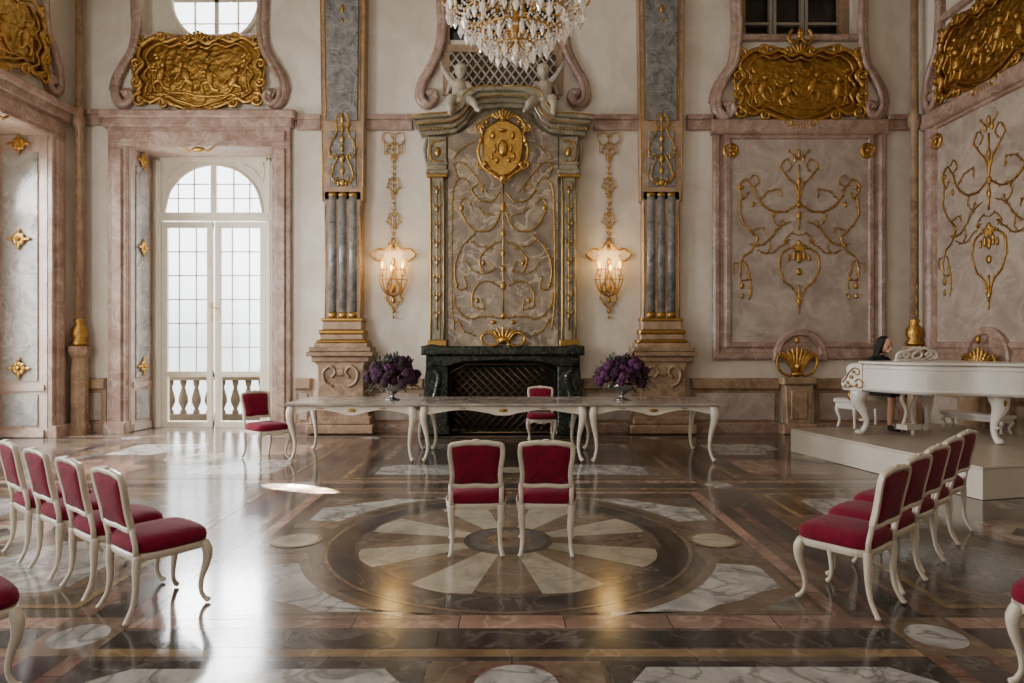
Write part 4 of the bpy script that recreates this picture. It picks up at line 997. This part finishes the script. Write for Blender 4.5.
def bench(x,y,rz,L_,D_,hh,label,pad):
    b=thing('piano_bench' if pad else 'low_bench',label,'bench',(x,y,PH+.003),rz)
    mb=MB()
    def rr_(d,z):
        p=[(-D_/2,-L_/2),(D_/2,-L_/2),(D_/2,L_/2),(-D_/2,L_/2)]; return [(a[0],a[1],z) for a in offs(p,d)]
    if pad: mb.loft([rr_(.01,hh-.07),rr_(0,hh-.05),rr_(.0,hh-.02),rr_(.03,hh-.002),rr_(.08,hh)]); mb.build('cushion','leather',b,False); mb=MB()
    else: mb.loft([rr_(.01,hh-.05),rr_(0,hh-.04),rr_(0,hh-.01),rr_(.01,hh)]); mb.build('seat','white',b,False); mb=MB()
    mb.loft([rr_(.03,hh-.15 if pad else hh-.1),rr_(.02,hh-.07 if pad else hh-.05)]); mb.build('apron','white',b,False)
    for sx in (-1,1):
        for sy in (-1,1):
            X=sx*(D_/2-.05); Y=sy*(L_/2-.05); mb=MB()
            mb.tube(sm([(X,Y,hh-.08),(X+sx*.015,Y+sy*.015,hh*.6),(X-sx*.01,Y-sy*.01,hh*.3),(X+sx*.01,Y+sy*.01,.015)],4),[.03,.03,.017,.022],8); mb.build('leg','white',b,False)
pc=w_of(-.36,.9); bc=w_of(-.36,.76); bench(bc[0],bc[1],-TH,.82,.38,.44,'white piano bench with pale cushion under the pianist',True)
bench(6.5,9.25,PI+.35,.9,.28,.26,'low white bench standing on the platform behind the piano',False)
# ================= PERSON
pe=thing('person','dark-haired woman in black seated at the white piano, looking down','person',(pc[0],pc[1],PH-.02),-TH)
mb=MB()
mb.tube([(-.03,0,.54),(-.03,0,.6),(-.0,0,.7),(.03,0,.84),(.07,0,.96),(.1,0,1.03),(.115,0,1.08)],[.13,.15,.12,.12,.125,.1,.05],16,1.15)
mb.tube([(.1,-.165,1.01),(.1,0,1.03),(.1,.165,1.01)],[.05,.06,.05],10); mb.tube([(.12,0,1.06),(.15,0,1.13),(.17,0,1.19)],[.055,.045,.045],10)
hc=Vector((.21,0,1.23)); mb.ell(hc,(.092,.076,.116),18,12,Matrix.Rotation(.45,3,'Y'))
mb.ell(hc+Vector((.09,0,-.045)),(.02,.013,.026),8,6); mb.ell(hc+Vector((.062,0,-.092)),(.028,.03,.022),8,6); mb.ell(hc+Vector((.076,0,-.074)),(.016,.024,.008),8,5)
for s_ in (-1,1):
    mb.ell(hc+Vector((.0,s_*.075,-.015)),(.018,.01,.028),8,6); mb.ell(hc+Vector((.06,s_*.036,-.04)),(.022,.02,.02),8,5)
    mb.tube([(.1,s_*.165,1.01),(.11,s_*.2,.92),(.12,s_*.21,.83),(.2,s_*.17,.785),(.32,s_*.13,.785),(.37,s_*.12,.785)],[.054,.048,.042,.04,.03,.026],12)
    mb.tube([(.36,s_*.12,.785),(.41,s_*.12,.782),(.44,s_*.12,.775)],[.024,.034,.03],10,.6)
    for k in range(4):
        yy=s_*.12+(k-1.5)*.019; ln=(.058,.07,.066,.05)[k if s_>0 else 3-k]
        mb.tube([(.43,yy,.78),(.43+ln*.5,yy*1+(k-1.5)*.003,.777),(.43+ln*.85,yy+(k-1.5)*.004,.76),(.43+ln,yy+(k-1.5)*.005,.742)],[.011,.01,.009,.008],7)
    mb.tube([(.385,s_*.1,.78),(.42,s_*.078,.772),(.45,s_*.07,.758)],[.013,.011,.009],7)
    mb.tube([(-.02,s_*.08,.57),(.12,s_*.1,.57),(.3,s_*.11,.56),(.4,s_*.11,.55)],[.095,.085,.068,.056],12)
    mb.tube([(.4,s_*.11,.55),(.41,s_*.11,.43),(.4,s_*.11,.31),(.38,s_*.11,.12),(.38,s_*.11,.09)],[.056,.05,.052,.034,.034],12)
    mb.tube([(.36,s_*.11,.062),(.44,s_*.115,.06),(.54,s_*.12,.05)],[.036,.034,.024],10)
def mf(c):
    if c.z>1.09: return 0
    if c.x>.24 and c.z>.7: return 0
    if c.z<.5 and c.z>.11: return 0
    return 1
remesh(mb,'body',.0085,pe,mf,['skin','dress'],False,3)
mb=MB()
mb.ell(hc+Vector((-.025,0,.032)),(.104,.092,.104),16,10); mb.ell(hc+Vector((-.055,0,-.03)),(.085,.09,.1),14,8)
mb.tube([hc+Vector((-.07,0,-.02)),hc+Vector((-.11,0,-.12)),hc+Vector((-.15,0,-.22)),hc+Vector((-.17,0,-.3))],[.085,.075,.06,.03],12)
for s_ in (-1,1): mb.tube([hc+Vector((.02,s_*.07,.04)),hc+Vector((-.0,s_*.085,-.03)),hc+Vector((-.04,s_*.08,-.1))],[.028,.026,.02],9)
remesh(mb,'hair',.009,pe,None,['hair'],False,1)
for s_ in (-1,1):
    mb=MB(); mb.ell(hc+Vector((.082,s_*.033,-.02)),(.008,.013,.005),8,5); mb.build('eyebrow' ,'hair',pe,False)
    mb=MB(); mb.ell(hc+Vector((.082,s_*.034,-.038)),(.008,.011,.006),8,5); mb.build('eye','blackkey',pe,False)
# ================= LIGHT + CAMERA
def area(name,loc,target,sx,sy,e,c=(1,1,1)):
    l=bpy.data.lights.new(name,'AREA'); l.shape='RECTANGLE'; l.size=sx; l.size_y=sy; l.energy=e; l.color=c
    o=bpy.data.objects.new(name,l); col.objects.link(o); o.location=loc; o.rotation_euler=(Vector(target)-Vector(loc)).to_track_quat('-Z','Y').to_euler(); return o
area('ceiling_bounce',(-1.5,5,9.4),(-1.5,6,0),10,9,230,(1,.96,.91))  # broad lamp added below the ceiling in place of bounced light
area('left_fill_a',(-7.6,5.6,3),(0,7.2,2.8),2.3,4.4,470,(.98,.99,1))  # lamp added before the solid left wall, standing in for window daylight
area('left_fill_b',(-7.6,1.2,3),(0,2.8,2.6),2.3,4.4,270,(.98,.99,1))  # second added lamp along the same windowless stretch of wall
area('front_fill',(-2.5,-2.8,4),(0,6,3.2),5,4,170,(1,.97,.93))  # fill lamp added behind the camera; the front wall has no opening
area('bay_daylight',(-10.5,9.4,4.2),(-4,9.2,0.3),3,4,3000,(.98,.99,1))
area('door_daylight',(-6.2,15.6,5.4),(-4.6,10.5,0),3.5,3,2600,(.98,.99,1))
l=bpy.data.lights.new('sun_shaft','SPOT'); l.energy=420000; l.spot_size=math.radians(2.6); l.spot_blend=.2; l.color=(1,.96,.88); l.shadow_soft_size=.02
o=bpy.data.objects.new('sun_shaft',l); col.objects.link(o); o.location=(-8.3,9.75,2.1); o.rotation_euler=(Vector((-2.35,7.2,0))-o.location).to_track_quat('-Z','Y').to_euler()
w=bpy.data.worlds.new('sky'); scn.world=w; w.use_nodes=True; nt=w.node_tree; bg=nt.nodes['Background']
tc=nt.nodes.new('ShaderNodeTexCoord'); sx_=nt.nodes.new('ShaderNodeSeparateXYZ'); cr=nt.nodes.new('ShaderNodeValToRGB')
cr.color_ramp.elements[0].color=(.5,.55,.56,1); cr.color_ramp.elements[0].position=.0; cr.color_ramp.elements[1].color=(.93,.97,1,1); cr.color_ramp.elements[1].position=.1
nt.links.new(tc.outputs['Generated'],sx_.inputs[0]); nt.links.new(sx_.outputs['Z'],cr.inputs['Fac']); nt.links.new(cr.outputs['Color'],bg.inputs['Color']); bg.inputs['Strength'].default_value=6
cam=bpy.data.cameras.new('camera'); co=bpy.data.objects.new('camera',cam); col.objects.link(co); co.location=(0,0,H); co.rotation_euler=(PI/2,0,0)
cam.sensor_width=36; cam.lens=36*f/1024; cam.clip_end=200; scn.camera=co
